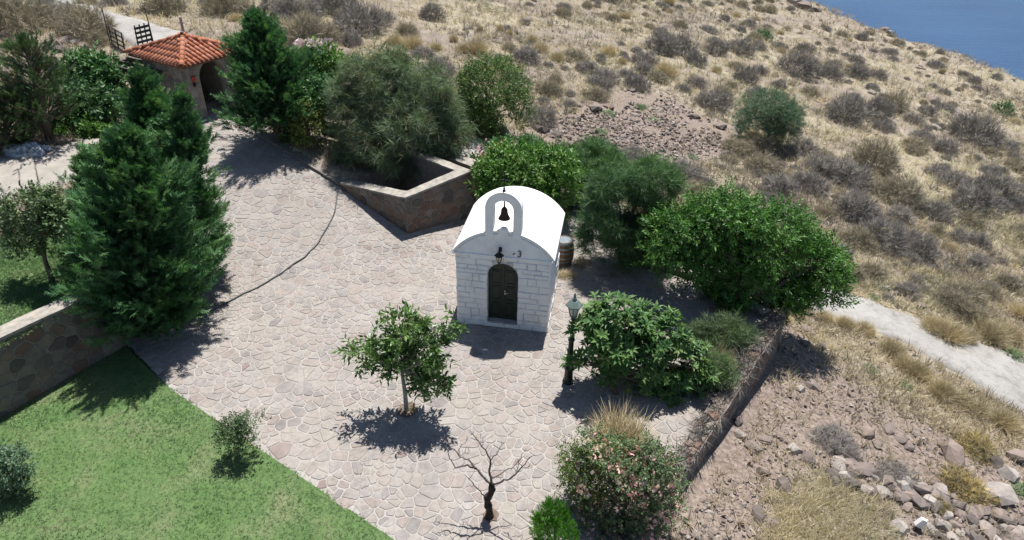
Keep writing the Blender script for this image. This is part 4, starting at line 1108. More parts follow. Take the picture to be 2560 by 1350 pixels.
def make_tree(name, label, cat, base, lobes, mat, tmpl, nclump, per, cr, size, trunk_px=None, r0=.09, bark=None, fork=None, outw=.7, upw=.35, rnd=.55,
              shell=.6, nbr=10, tint=(.5, .35, .25), group=None, N=None, jit=1.0, flowers=None, down=0, svar=.3, trunks=None):
    base = np.asarray(base, float)
    root = thing(name, base, label, cat, group)
    cen, P, O, ct = crown_pts(lobes, nclump, per, cr, shell)
    n = len(P)
    D = O * outw + UP * upw + rng.normal(size=(n, 3)) * rnd - UP * down
    S = size * (1 - svar + 2 * svar * rng.random(n))
    T = np.clip(tint[0] + (ct - .5) * 2 * tint[1] + rng.normal(size=n) * tint[2], 0, 1)
    ts = tmpl if isinstance(tmpl, list) else [tmpl]
    sel = rng.integers(0, len(ts), n); items = []
    for i, tm in enumerate(ts):
        k = sel == i
        items.append((tm, P[k], D[k], S[k], T[k]) + ((np.broadcast_to(UP, (int(k.sum()), 3)) * N, jit) if N else ()))
    foliage('crown', root, mat, items)
    mb = MB()
    if fork is None: fork = base * .45 + np.mean([l[0] for l in lobes], 0) * .55
    tr = [base - [0, 0, .12]] + (trunks or []) + [fork]
    tr = np.array(tr)
    if len(tr) == 2: tr = np.array([tr[0], tr[0] * .5 + tr[1] * .5 + rng.normal(size=3) * .04, tr[1]])
    mb.tube(tr, np.linspace(r0 * 1.25, r0 * .8, len(tr)), 9)
    mb.part('trunk', bark or m_bark, root, smooth=True)
    mb = MB(); k = rng.choice(len(cen), min(nbr, len(cen)), False)
    grow_branches(mb, base, fork, list(cen[k]) + [l[0] for l in lobes], r0 * .55)
    mb.part('branches', bark or m_bark, root, smooth=True)
    if flowers:
        fm, fn, fs, ftm, reg = flowers
        pick = cen[rng.choice(len(cen), fn)] + rng.normal(size=(fn, 3)) * cr
        if reg is not None: pick = reg(fn)
        foliage('blossom', root, fm, [(ftm, pick, UP + rng.normal(size=(fn, 3)) * .5, fs * (.7 + .6 * rng.random(fn)), rng.random(fn))])
    return root
leafA = [t_twig(6, .45, .8, .5), t_twig(5, .5, .9, .55)]
leafF = [t_twig(9, .36, .9, .34), t_twig(8, .4, .8, .36)]
leafS = [t_twig(7, .55, .8, .34), t_twig(6, .5, .9, .38)]
ros = [t_rosette(8, .30, .95), t_rosette(7, .32, .85), t_rosette(9, .28, 1.05)]
spr = [t_spray(5, .085, .42), t_spray(6, .075, .38), t_spray(5, .09, .46)]
ned = [t_needles(11, .034, .8, .3), t_needles(10, .038, .7, .4)]
flw = (lambda r_: r_)(merge_t([t_leaf(1.0, .05, .05), (t_leaf(1.0, .05, .05)[0] * [1, -1, 1], t_leaf()[1]), (t_leaf(1.0)[0][:, [1, 0, 2]], t_leaf()[1]), (t_leaf(1.0)[0][:, [1, 0, 2]] * [-1, 1, 1], t_leaf()[1])]))

def cypress(name, label, base, top, R, nb, mat=L_cyp, spray=.42, per=13, prof=.85, bare=.03, group=None, dens=1.0, up=.45):
    base = np.asarray(base, float); top = np.asarray(top, float); root = thing(name, base, label, 'cypress' if mat is L_cyp else 'juniper', group)
    H = np.linalg.norm(top - base); ax = (top - base) / H
    t = bare + (1 - bare) * rng.random(nb) ** 1.12; az = rng.random(nb) * 2 * math.pi
    pr = np.where(t < .22, .72 + .28 * t / .22, ((1 - t) / .78) ** prof)
    Lb = R * pr * (.50 + .66 * rng.random(nb)) + .12
    Lb *= .55 + .9 * vnoise(az * 1.5 + 3 * base[0], t * 6 + base[1], 5)
    o = np.stack([np.cos(az), np.sin(az), np.zeros(nb)], -1)
    d = unit(o + UP * (up + .55 * t[:, None] + rng.normal(size=(nb, 1)) * .15)); st = base + ax * (t * H * .97)[:, None]
    Ps, Ds, Ss, Ts = [], [], [], []; bt = rng.random(nb)
    for k in range(per):
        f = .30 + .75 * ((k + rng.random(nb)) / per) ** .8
        wdt = .035 + .16 * np.sin(np.clip(f, 0, 1) * 2.9) * np.minimum(1, Lb / 1.3)
        p = st + d * (Lb * f)[:, None] - UP * (.10 * Lb * np.sin(f * 2.6))[:, None] + rng.normal(size=(nb, 3)) * wdt[:, None] * [1, 1, .55]
        dd = d * 1.0 + rng.normal(size=(nb, 3)) * .34 + UP * .26
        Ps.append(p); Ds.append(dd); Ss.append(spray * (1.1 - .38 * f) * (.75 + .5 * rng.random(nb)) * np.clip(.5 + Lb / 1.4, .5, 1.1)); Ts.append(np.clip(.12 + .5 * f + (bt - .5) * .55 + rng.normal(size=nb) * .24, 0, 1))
    Ps = np.concatenate(Ps); Ds = np.concatenate(Ds); Ss = np.concatenate(Ss); Ts = np.concatenate(Ts)
    n2 = 60; tp = base + ax * (H * (.86 + .14 * rng.random(n2)))[:, None] + rng.normal(size=(n2, 3)) * .07
    Ps = np.r_[Ps, tp]; Ds = np.r_[Ds, UP * 1.2 + rng.normal(size=(n2, 3)) * .4]; Ss = np.r_[Ss, np.full(n2, spray * .75)]; Ts = np.r_[Ts, np.full(n2, .55)]
    sel = rng.integers(0, 3, len(Ps))
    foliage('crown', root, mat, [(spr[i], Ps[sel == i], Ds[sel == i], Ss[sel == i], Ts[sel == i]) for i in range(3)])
    mb = MB(); mb.tube([base - [0, 0, .15], base + (top - base) * .5, top], [.16 * R / 2 + .04, .08, .015], 8); mb.part('trunk', m_bark, root, smooth=True)
    mb = MB()
    for k in rng.choice(nb, min(nb, 90), False): mb.tube([st[k], st[k] + d[k] * Lb[k] * .8], [.03, .01], 5, False)
    mb.part('branches', m_bark, root)
    return root
def on(x, y, zf=hill): return np.array([x, y, float(zf(x, y))])
# the cypress group at the left edge of the paving
cypress('cypress_tree', 'largest dense cypress in front, its skirt reaching over the stone retaining wall', (-10.0, 15.2, 0.0), at(315, 322, 15.2), 1.85, 360, spray=.42, per=30, prof=.72)
cypress('cypress_tree', 'tall cypress behind the largest one, its tip in front of the pergola', on(-10.6, 18.7), at(345, 176, 18.7), 1.5, 230, spray=.38, per=26, prof=.85)
cypress('cypress_tree', 'cypress on the right of the left group, pointed tip below the gatehouse pier', on(-9.8, 17.7, patio_z), at(454, 228, 17.7), 1.08, 210, spray=.38, per=26, prof=.75)
cypress('cypress_tree', 'short narrow cypress spire on the left flank of the big group', on(-11.35, 16.3), at(210, 384, 16.3), 1.15, 130, spray=.34, per=22, prof=1.1)
fc = gp(692, 368, patio_z) + [0, .35, .1]
cypress('cypress_tree', 'solitary pointed cypress to the right of the gatehouse arch', fc, at(638, 30, fc[1]), 1.85, 250, spray=.42, per=26, prof=.8, bare=.12)
jb = gp(125, 350); cypress('juniper_tree', 'thin open juniper with bare stems at the far left', jb, at(56, 95, jb[1]), 1.8, 95, mat=L_jun, spray=.34, per=17, prof=.6, bare=.16)
jb2 = gp(25, 395); cypress('juniper_tree', 'low spreading juniper at the left picture edge above the plastic heap', jb2 + [-.6, .8, 0], at(10, 235, jb2[1] + .8), 1.3, 110, mat=L_jun, spray=.34, per=14, prof=.6)

# shrubs of the left hedge
def bush(name, label, base_px, lobes, mat, tmpl, nclump, per, cr, size, zf=hill, cat='shrub', dy=0, **kw):
    bp_ = gp(base_px[0], base_px[1], zf); return make_tree(name, label, cat, bp_, lobes_px(lobes, bp_[1] + dy), mat, tmpl, nclump, per, cr, size, **kw)
bush('hedge_shrub', 'dark leafy shrub left of the dark pergola beams', (225, 262), [(215, 205, 62, 48), (262, 195, 42, 32), (170, 225, 45, 42), (240, 235, 60, 35)], L_hedge, leafA, 420, 5, .16, .34, r0=.06)
bush('hedge_shrub', 'dark green shrub between the thin juniper and the big cypress group', (195, 305), [(160, 262, 55, 42), (225, 275, 55, 38), (110, 280, 40, 40)], L_hedge, leafA, 360, 5, .15, .32, r0=.05)
bush('low_shrub', 'bright low ivy-like plants at the driveway edge under the dark shrubs', (215, 335), [(200, 322, 45, 14), (160, 330, 35, 12), (235, 335, 25, 12)], L_bright, leafA, 160, 5, .1, .22, r0=.02)
bush('small_tree', 'small open tree with a bent trunk on the upper lawn', (132, 706), [(45, 540, 36, 36), (95, 512, 36, 30), (35, 590, 38, 34), (110, 570, 32, 34), (148, 552, 28, 34), (70, 612, 32, 20)], L_fig, leafS, 150, 6, .10, .30, cat='tree', trunks=[at(112, 650, gp(132, 706)[1])], fork=at(104, 592, gp(132, 706)[1]), r0=.055, nbr=24, shell=.35, bark=m_bark)
# round the gate path and the planter
bush('flowering_shrub', 'bright green climbing shrub with pale pink blossom behind the gate cypress', (810, 262), [(800, 158, 50, 34), (852, 158, 46, 30), (775, 195, 45, 34), (835, 200, 50, 32)], L_bright, leafA, 330, 5, .14, .26, r0=.05, flowers=(L_pale, 160, .09, flw, lambda n: at(rng.uniform(735, 830, n), rng.uniform(98, 128, n), gp(810, 262)[1] + rng.normal(size=n) * .3)))
bush('bed_shrub', 'small yellow-green bush in the bed beside the mesh fence', (775, 385), [(768, 300, 30, 32), (775, 335, 36, 32), (765, 275, 18, 22)], L_yel, leafS, 170, 5, .09, .2, zf=patio_z, r0=.03)
bush('bed_shrub', 'dark evergreen undergrowth between the gate cypress and the yellow-green bush', (735, 372), [(735, 262, 50, 45), (790, 255, 45, 42), (725, 320, 40, 34)], L_hedge, leafA, 330, 5, .15, .28, zf=patio_z, r0=.04, dy=.7)
tb = on(*(np.array(planter_poly).mean(0)), zf=hill)
tY = float(tb[1]) + 2.3; tb = on(float(at(1000, 400, tY)[0]), tY)
make_tree('feathery_tree', 'large grey-green feathery tree rising from the raised planter', 'tree', tb,
          lobes_px([(955, 195, 78, 58), (1010, 245, 105, 85), (905, 300, 72, 100), (1045, 320, 100, 95), (955, 390, 100, 62), (1112, 372, 50, 70), (875, 245, 42, 50), (1000, 330, 110, 80, -.8), (1085, 275, 50, 55)], tY), L_feather, ned, 900, 13, .15, .38,
          r0=.15, outw=.55, upw=.05, rnd=.5, down=.25, nbr=60, shell=.5, tint=(.55, .3, .2))
bush('round_shrub', 'rounded evergreen shrub on the slope between the feathery tree and the stones', (1240, 338), [(1235, 225, 82, 64), (1215, 280, 66, 52), (1280, 285, 50, 46), (1190, 220, 40, 45), (1240, 305, 70, 36), (1195, 300, 40, 36)], L_round, leafS, 900, 6, .13, .24, r0=.07)
bush('oleander', 'oleander with red and pale pink flowers behind the bright leafy tree', (1255, 440), [(1265, 395, 52, 28), (1215, 402, 34, 22), (1310, 385, 40, 24)], L_hedge, leafA, 230, 5, .13, .26, r0=.03, flowers=(L_red, 300, .075, flw, lambda n: at(rng.normal(1262, 36, n), rng.normal(383, 14, n), gp(1255, 440)[1] - .35 + rng.normal(size=n) * .3)))
bush('leafy_tree', 'dense bright green leafy tree just behind the chapel roof', (1330, 560), [(1310, 425, 82, 44), (1380, 440, 62, 52), (1240, 470, 45, 45), (1290, 475, 70, 45), (1400, 490, 45, 42)], L_bright, leafA, 640, 6, .14, .28, zf=flat0, cat='tree', r0=.08)
bush('fine_leaved_tree', 'fine-leaved dark green tree with its trunk on the paving edge', (1545, 668), [(1570, 530, 95, 72), (1625, 465, 62, 52), (1510, 590, 55, 46), (1600, 600, 66, 42), (1540, 470, 60, 40), (1555, 625, 60, 28)], L_tam, ned, 560, 14, .12, .30, zf=flat0, cat='tree', r0=.09, upw=.3)
bush('fine_leaved_tree', 'fine-leaved green tree farther back between the bright leafy tree and the rubble', (1480, 520), [(1470, 408, 75, 42), (1430, 430, 50, 45), (1520, 430, 50, 44), (1480, 470, 60, 40), (1345, 392, 40, 24)], L_tam, ned, 420, 14, .12, .30, zf=flat0, cat='tree', r0=.07, upw=.3, dy=.6)
wbse = gp(1935, 862)
make_tree('wide_tree', 'broad fresh green tree with a thick trunk beside the terrace corner', 'tree', wbse,
          lobes_px([(1715, 600, 85, 66), (1820, 555, 100, 52), (1920, 595, 105, 66), (2015, 675, 80, 62), (1745, 655, 95, 44), (1890, 680, 115, 66), (2045, 715, 55, 38), (1865, 742, 74, 36), (1700, 625, 65, 40), (1965, 735, 60, 40)], wbse[1] + .5), L_wide, leafF, 900, 9, .14, .34,
          r0=.19, bark=m_bark, fork=at(1915, 735, wbse[1] + .1), nbr=50, N=.8, upw=.15, outw=.7, shell=.55)
lq = gp(1545, 985, patio_z)
make_tree('loquat_tree', 'loquat tree with long glossy leaf rosettes next to the post lamp', 'tree', lq,
          lobes_px([(1490, 825, 52, 46), (1550, 795, 62, 42), (1640, 840, 72, 50), (1705, 915, 56, 55), (1590, 905, 90, 60), (1670, 975, 72, 42), (1475, 880, 42, 36), (1555, 850, 90, 50)], lq[1] + .35), L_loq, ros, 560, 2, .09, .235,
          r0=.06, outw=.5, upw=.75, rnd=.25, nbr=26, shell=.6, fork=at(1530, 935, lq[1]), tint=(.5, .2, .25))
ct = gp(1016, 1028, patio_z)
make_tree('young_tree', 'young tree with a pale grey trunk standing alone on the paving', 'tree', ct,
          lobes_px([(908, 880, 48, 34), (960, 905, 44, 38), (1015, 825, 46, 36), (1060, 800, 30, 24), (1105, 815, 44, 28), (1000, 880, 52, 40), (1065, 880, 44, 42), (1088, 945, 46, 34), (1140, 815, 26, 20), (1040, 940, 30, 22)], ct[1]), L_cit, [t_twig(6, .42, 1.0, .55), t_twig(7, .4, .9, .5)], 112, 6, .075, .29,
          r0=.05, bark=m_barkpale, fork=at(1004, 925, ct[1]), outw=.6, upw=-.15, rnd=.55, nbr=30, shell=.35, tint=(.5, .25, .28))
bush('small_shrub', 'small leafy shrub on the edge between lawn and paving', (592, 1142), [(585, 1080, 34, 24), (622, 1062, 26, 22), (600, 1108, 36, 22), (570, 1100, 24, 22)], L_fig, leafS, 150, 5, .07, .15, zf=flat0, r0=.02)
bush('small_shrub', 'blue-green young shrub on the lower lawn at the left picture edge', (30, 1228), [(28, 1160, 38, 28), (50, 1195, 30, 26), (8, 1190, 36, 30), (25, 1215, 36, 22)], L_blue, leafS, 190, 5, .07, .16, zf=flat0, r0=.02)
bush('rounded_shrub', 'rounded blue-green shrub alone on the dry slope', (1922, 368), [(1920, 278, 74, 44), (1900, 312, 54, 42), (1955, 310, 46, 42)], L_blue, ned, 520, 8, .13, .26, r0=.08, upw=.4)
thb = gp(1392, 1392, patio_z)
make_tree('thuja_bush', 'vivid green egg-shaped thuja at the bottom picture edge', 'thuja', thb, lobes_px([(1385, 1320, 46, 46), (1388, 1360, 52, 40), (1382, 1290, 26, 24)], thb[1]), L_thuja, spr, 420, 4, .045, .13, r0=.04, outw=.5, upw=.9, rnd=.3, shell=.8, nbr=3, tint=(.5, .25, .2))
ln = gp(1560, 1330, patio_z)
LNL = lobes_px([(1465, 1140, 62, 46), (1540, 1190, 95, 60), (1610, 1180, 70, 60), (1600, 1265, 80, 66), (1530, 1290, 70, 52), (1650, 1220, 38, 48), (1420, 1105, 30, 26)], ln[1] + .35)
make_tree('flowering_bush', 'large rounded bush covered with small pink flower heads', 'shrub', ln, LNL, L_fig, leafS, 700, 5, .10, .17, r0=.04, shell=.72,
          flowers=(L_pink, 1300, .052, flw, lambda n: (lambda c_: c_[1])(crown_pts(LNL, n, 1, .03, 1.0))))
eb = gp(1450, 1235, patio_z)
make_tree('green_bush', 'yellowish green bush leaning against the left side of the pink flowering bush', 'shrub', eb, lobes_px([(1445, 1165, 44, 46), (1470, 1200, 50, 50), (1500, 1150, 34, 40), (1440, 1215, 34, 30)], eb[1] - .25), L_yel, leafS, 260, 5, .08, .15, r0=.03, tint=(.3, .2, .2))
rb_ = gp(1800, 862, flat0)
make_tree('evergreen_bush', 'fine-leaved grey-green bush at the terrace corner under the wide tree', 'shrub', rb_, lobes_px([(1810, 835, 58, 34), (1760, 850, 40, 30), (1850, 850, 34, 34), (1780, 880, 50, 28)], rb_[1]), L_fig, ned, 260, 7, .1, .22, r0=.03, upw=.8)
rb_ = gp(1790, 960, flat0)
make_tree('trailing_bush', 'trailing greenery hanging along the terrace wall behind the loquat tree', 'shrub', rb_, lobes_px([(1800, 935, 34, 40), (1770, 985, 34, 40), (1745, 1035, 30, 34), (1760, 920, 40, 34)], rb_[1]), L_fig, ned, 230, 7, .1, .22, r0=.03, upw=.4)
# bare tree
bt = gp(1226, 1292, patio_z); Yb = bt[1]
bare = thing('bare_tree', bt, 'leafless dead tree with a black trunk in the foreground paving', 'tree')
def pxline(pts, r0, r1, dz=0.0):
    n = len(pts); P = np.array([at(p[0], p[1], Yb + dz * i / n) for i, p in enumerate(pts)])
    t = np.linspace(0, n - 1, n * 3); P = np.stack([np.interp(t, range(n), P[:, k]) for k in range(3)], -1); P[1:-1] += rng.normal(size=(len(P) - 2, 3)) * .012
    return P, np.linspace(r0, r1, len(P))
g = MB(); P_, R_ = pxline([(1226, 1296), (1220, 1270), (1218, 1250), (1228, 1232), (1230, 1210)], .085, .065); R_ = R_ * (1 + .2 * np.sin(np.arange(len(R_)) * 1.7)); g.tube(P_, R_, 9); g.part('trunk', m_barkdark, bare, smooth=True)
g = MB()
brs = [([(1228, 1216), (1210, 1192), (1192, 1170), (1170, 1150), (1148, 1138), (1122, 1112), (1102, 1092)], .04, .007, .5), ([(1192, 1172), (1165, 1162), (1135, 1168), (1124, 1145), (1112, 1112)], .03, .006, .2),
       ([(1228, 1212), (1222, 1182), (1226, 1150), (1205, 1115), (1185, 1088), (1172, 1074)], .035, .006, .3), ([(1226, 1152), (1242, 1130), (1260, 1108)], .014, .005, -.3),
       ([(1230, 1212), (1256, 1202), (1278, 1196), (1302, 1170), (1322, 1150), (1338, 1138)], .03, .006, -.4), ([(1228, 1196), (1252, 1184), (1282, 1168), (1312, 1138)], .024, .006, .4),
       ([(1216, 1246), (1196, 1222), (1172, 1198), (1160, 1186)], .018, .005, -.5), ([(1278, 1196), (1292, 1182), (1298, 1150), (1318, 1118)], .012, .004, .1), ([(1148, 1138), (1150, 1120), (1172, 1094)], .012, .004, .1),
       ([(1148, 1138), (1165, 1134), (1176, 1128)], .010, .004, .3), ([(1302, 1170), (1322, 1168), (1330, 1160)], .010, .004, .1), ([(1196, 1222), (1182, 1215), (1165, 1216)], .010, .004, .2), ([(1205, 1115), (1208, 1100), (1200, 1084)], .008, .004, .2)]
for pts_, a_, b_, dzz in brs:
    P_, R_ = pxline(pts_, a_ * .75, b_ * .8, dzz); g.tube(P_, R_, 6)
    for k in range(3, len(P_) - 1, 2):
        q = P_[k]; dd = rand_dir(1)[0] + [0, 0, .5]; g.tube([q, q + dd * random.uniform(.06, .16)], [.006, .003], 4)
g.part('branches', m_baregrey, bare, smooth=True)
m_soil = simple('brown_soil', (.13, .10, .08), .95, var=.3, scale=14, bs=.6, spec=.05)
def soil(px, py, r_, label):
    q = gp(px, py, patio_z); n_ = 14; V = [q + [0, 0, .035]]; 
    for k in range(n_):
        a = 2 * math.pi * k / n_; rr = r_ * random.uniform(.8, 1.15); V.append(q + [rr * math.cos(a), rr * math.sin(a), .024])
    V += [v * [1, 1, 0] + [0, 0, q[2] - .02] for v in V[1:]]
    F = [(0, 1 + k, 1 + (k + 1) % n_) for k in range(n_)] + [(1 + k, 1 + n_ + k, 1 + n_ + (k + 1) % n_, 1 + (k + 1) % n_) for k in range(n_)]
    solo('soil_patch', V, F, m_soil, q, kind='structure')
soil(1228, 1288, .17, ''); soil(1016, 1026, .26, '')

# ------------------------------------------------------------------ tussocks, thorny shrubs, stones on the slope
def proto_shrub(nt_, tm, R, mat, size, flat=.75, up=.5, tint=(.45, .3)):
    d = rand_dir(nt_); d[:, 2] = np.abs(d[:, 2]); lump = .72 + .5 * vnoise(d[:, 0] * 3 + 9 * rng.random(), d[:, 1] * 3 + 5, int(rng.integers(99)))
    rr = (.35 + .65 * rng.random(nt_) ** .5) * lump
    P = d * rr[:, None] * [R, R, R * flat]; D = d + UP * up + rng.normal(size=(nt_, 3)) * .35
    sel = rng.integers(0, len(tm), nt_); Vs, Fs, Ts = [], [], []; o = 0
    tv = np.clip(tint[0] + rng.normal(size=nt_) * tint[1] * .7, 0, 1)
    for i, t_ in enumerate(tm):
        k = sel == i; V, F, nf = inst(t_, P[k], D[k], size * (.7 + .6 * rng.random(int(k.sum()))))
        Vs.append(V); Fs.append(F + o); Ts.append(np.repeat(tv[k], nf)); o += len(V)
    me = raw_mesh('shrub', np.concatenate(Vs), np.concatenate(Fs), np.concatenate(Ts)); me.materials.append(mat); return me
tw = [t_needles(11, .035, .9, .3), t_needles(10, .04, 1.0, .2)]
grs = [t_grass(11, .016, .55, .35), t_grass(10, .018, .7, .45)]
pro = {'grey': [proto_shrub(360, tw, 1, L_grey, .36, .8) for _ in range(4)],
       'olive': [proto_shrub(360, tw, 1, L_olive, .36, .8) for _ in range(4)],
       'tuss': [proto_shrub(190, grs, .55, L_tuss, .95, .35, 1.0) for _ in range(4)],
       'green': [proto_shrub(300, leafS, 1, L_green, .3, .8) for _ in range(3)],
       'bloom': [proto_shrub(260, tw, 1, L_bloom, .42, .8) for _ in range(2)],
       'dgreen': [proto_shrub(300, leafS, 1, L_hedge, .34, .8) for _ in range(2)]}
NAMES = {'grey': ('thorny_shrub', 'grey thorny cushion shrub on the dry hillside', 'shrub', 'grey thorny shrubs on the hillside'),
         'olive': ('dry_shrub', 'olive-brown dry shrub on the hillside', 'shrub', 'olive-brown shrubs on the hillside'),
         'tuss': ('grass_tussock', 'straw-coloured grass tussock on the slope', 'grass tussock', 'straw-coloured tussocks'),
         'green': ('green_weed', 'low green weedy plant among dry grass and stones', 'weed', 'green weeds among the stones'),
         'bloom': ('flowering_scrub', 'dry scrub with yellowish seed heads beside the tumbled stone wall', 'shrub', 'scrub with yellow seed heads'),
         'dgreen': ('evergreen_shrub', 'dark green shrub far out on the slope', 'shrub', 'dark green shrubs far out on the slope')}
nshrub = {}
def zone(q):
    x, y = project(q)
    if x < 0 or x > 2560: return 'just outside the picture'
    if x < 480: return 'above the gatehouse at top left'
    if x < 900: return 'on the slope above the gate cypress'
    if x < 1320: return 'on the slope above the feathery tree'
    if y > 760 and x > 1900: return 'along the concrete road'
    if x < 1840: return 'on the slope above the rubble' if y < 260 else 'between the rubble and the wide tree'
    if y < 150: return 'near the skyline below the sea'
    if x < 2200: return 'on the slope round the blue-green shrub' if y < 420 else 'on the slope right of the wide tree'
    return 'far right on the slope below the sea' if y < 420 else 'on the right slope above the road'
def shrub(kind, px, py, wpx, hf=.8, label=None, q=None, cap=True):
    q = gp(px, py) if q is None else q
    r_ = wpx * .5 * mpp(q) if wpx > 0 else -wpx
    nm, lb, ct_, gr = NAMES[kind]
    o = bpy.data.objects.new(nm, random.choice(pro[kind])); COL.objects.link(o)
    o.location = (q[0], q[1], q[2] - .05); o.rotation_euler = (random.uniform(-.12, .12), random.uniform(-.12, .12), random.uniform(0, 6.28))
    s_ = r_ * .92; o.scale = (s_ * random.uniform(.88, 1.12), s_ * random.uniform(.88, 1.12), s_ * random.uniform(.85, 1.15) * hf / .8)
    nshrub[kind] = nshrub.get(kind, 0) + 1
    if label: set_tags(o, label, ct_)
    else:
        zn = zone(q); sz_ = 'large' if r_ > .95 else ('small' if r_ < .5 else 'mid-sized')
        set_tags(o, sz_ + ' ' + lb.replace(' on the dry hillside', '').replace(' on the hillside', '').replace(' on the slope', '') + ' ' + zn if kind in ('grey', 'olive', 'tuss') else lb, ct_, gr + (', ' + sz_ + ', ' + zn if kind in ('grey', 'olive', 'tuss') else ''))
    placed.append((q[0], q[1], r_)); return o
placed = []
big = [('olive', 55, 75, 150), ('olive', 215, 85, 120), ('grey', 150, 50, 90), ('olive', 235, 110, 60), ('olive', 580, 38, 120), ('olive', 410, 28, 90), ('grey', 285, 12, 60), ('olive', 760, 108, 130), ('olive', 815, 98, 80), ('grey', 740, 45, 110), ('grey', 900, 75, 120), ('grey', 880, 110, 60),
       ('olive', 1017, 82, 52), ('grey', 960, 55, 50), ('grey', 690, 30, 80), ('grey', 835, 25, 100), ('grey', 1080, 45, 60), ('grey', 1100, 185, 80), ('olive', 870, 45, 60),
       ('grey', 1612, 160, 70), ('grey', 1655, 125, 80), ('grey', 1705, 135, 75), ('grey', 1735, 160, 60), ('grey', 1860, 205, 66), ('grey', 1790, 130, 60), ('grey', 1850, 130, 70), ('grey', 1990, 180, 90), ('grey', 2070, 195, 72), ('grey', 2140, 190, 60), ('grey', 2190, 290, 80), ('grey', 2110, 300, 100), ('olive', 2230, 270, 70), ('grey', 2360, 380, 60), ('grey', 2430, 350, 110),
       ('olive', 1905, 425, 90), ('olive', 1840, 380, 70), ('grey', 1780, 270, 90), ('olive', 1800, 250, 70), ('grey', 2020, 470, 85), ('grey', 2050, 430, 90), ('grey', 2115, 455, 110), ('olive', 2180, 420, 120), ('grey', 2130, 540, 100), ('grey', 2165, 560, 90), ('olive', 2240, 500, 110), ('grey', 2200, 610, 110), ('grey', 2285, 635, 90), ('olive', 2140, 610, 90), ('grey', 2430, 520, 120), ('grey', 2480, 490, 110), ('grey', 2380, 470, 90), ('grey', 2545, 520, 80), ('grey', 2330, 540, 80), ('olive', 2420, 560, 60),
       ('grey', 2265, 735, 60), ('olive', 2380, 770, 90), ('olive', 2420, 800, 80), ('olive', 2180, 690, 70), ('grey', 2100, 640, 60), ('grey', 2390, 600, 50), ('grey', 2440, 610, 50), ('olive', 2520, 720, 70), ('olive', 2340, 580, 40)]
for k_, a_, b_, c_ in big: shrub(k_, a_, b_, c_ * 1.18, .9)
for a_, b_, c_, h_ in ((1190, 132, 70, .9), (1160, 128, 50, .8), (1030, 122, 70, .8), (985, 112, 60, .8), (1090, 125, 46, .8), (1392, 150, 44, .9), (1350, 130, 50, .8), (1135, 105, 26, 1.6), (1200, 80, 22, 1.5), (1250, 78, 22, 1.5), (1275, 85, 20, 1.5), (1115, 235, 60, .8),
                  (2370, 845, 90, 1.0), (2330, 825, 80, .9), (2410, 850, 70, .9), (2470, 845, 100, 1.1), (2520, 850, 90, 1.1), (2550, 790, 80, 1), (2160, 830, 70, .8), (2110, 815, 60, .8), (2230, 880, 80, .9), (2290, 940, 80, .9), (2350, 990, 90, .9), (2260, 920, 70, .9), (2400, 1010, 80, .9), (2440, 1030, 80, .9), (2500, 1060, 90, .9), (2060, 800, 60, .8), (1990, 790, 60, .8), (1960, 800, 50, .7)): shrub('tuss', a_, b_, c_, h_)
dg = [('dgreen', 2508, 282, 62, 'round dark green shrub near the right picture edge'), ('dgreen', 1905, 98, 54, 'dark green shrub far up the slope above the rounded blue-green shrub'), ('dgreen', 2153, 192, 36, 'small green plant among grey shrubs below the sea line'), ('dgreen', 2110, 440, 34, 'small green plant half hidden by the grey shrubs in mid slope')]
for k_, a_, b_, c_, l_ in dg: shrub(k_, a_, b_, c_, label=l_)
for a_, b_, c_ in ((1520, 285, 46), (1500, 330, 40), (1600, 270, 44), (1630, 300, 36), (1440, 300, 30), (2260, 965, 50), (2180, 745, 40), (2530, 890, 70), (2150, 755, 30), (2250, 915, 40), (2170, 920, 46), (2545, 1225, 70), (1730, 395, 34), (1475, 350, 26), (310, 160, 50), (365, 165, 40), (2010, 1330, 40), (2230, 1335, 34)): shrub('green', a_, b_, c_, .45)
for a_, b_, c_, l_ in ((2080, 1110, 130, None), (2230, 1190, 120, None)): shrub('grey', a_, b_, c_, .5)
for a_, b_, c_ in ((2410, 1230, 130), (2440, 1130, 110), (2340, 1270, 70)): shrub('bloom', a_, b_, c_, .7)
# terrace tussocks with their own labels
def tuss(px, py, wpx, hf, label, zf=flat0): return shrub('tuss', px, py, wpx, hf, label, q=gp(px, py, zf))
tuss(1550, 1130, 215, 1.05, 'tall dry grass clump behind the pink flowering bush')
tuss(1795, 905, 90, 1.1, 'dry grass clump at the terrace edge behind the loquat tree')
shrub('tuss', 1020, 1026, 46, .5, 'low grass tuft round the foot of the young tree', q=gp(1024, 1024, patio_z))
shrub('tuss', 1405, 685, 60, .5, 'dry weed tuft at the foot of the wine barrel', q=gp(1412, 690, patio_z))
shrub('olive', 1460, 660, 50, .9, 'dry brown weed between the barrel and the fine-leaved tree', q=gp(1452, 660, patio_z))
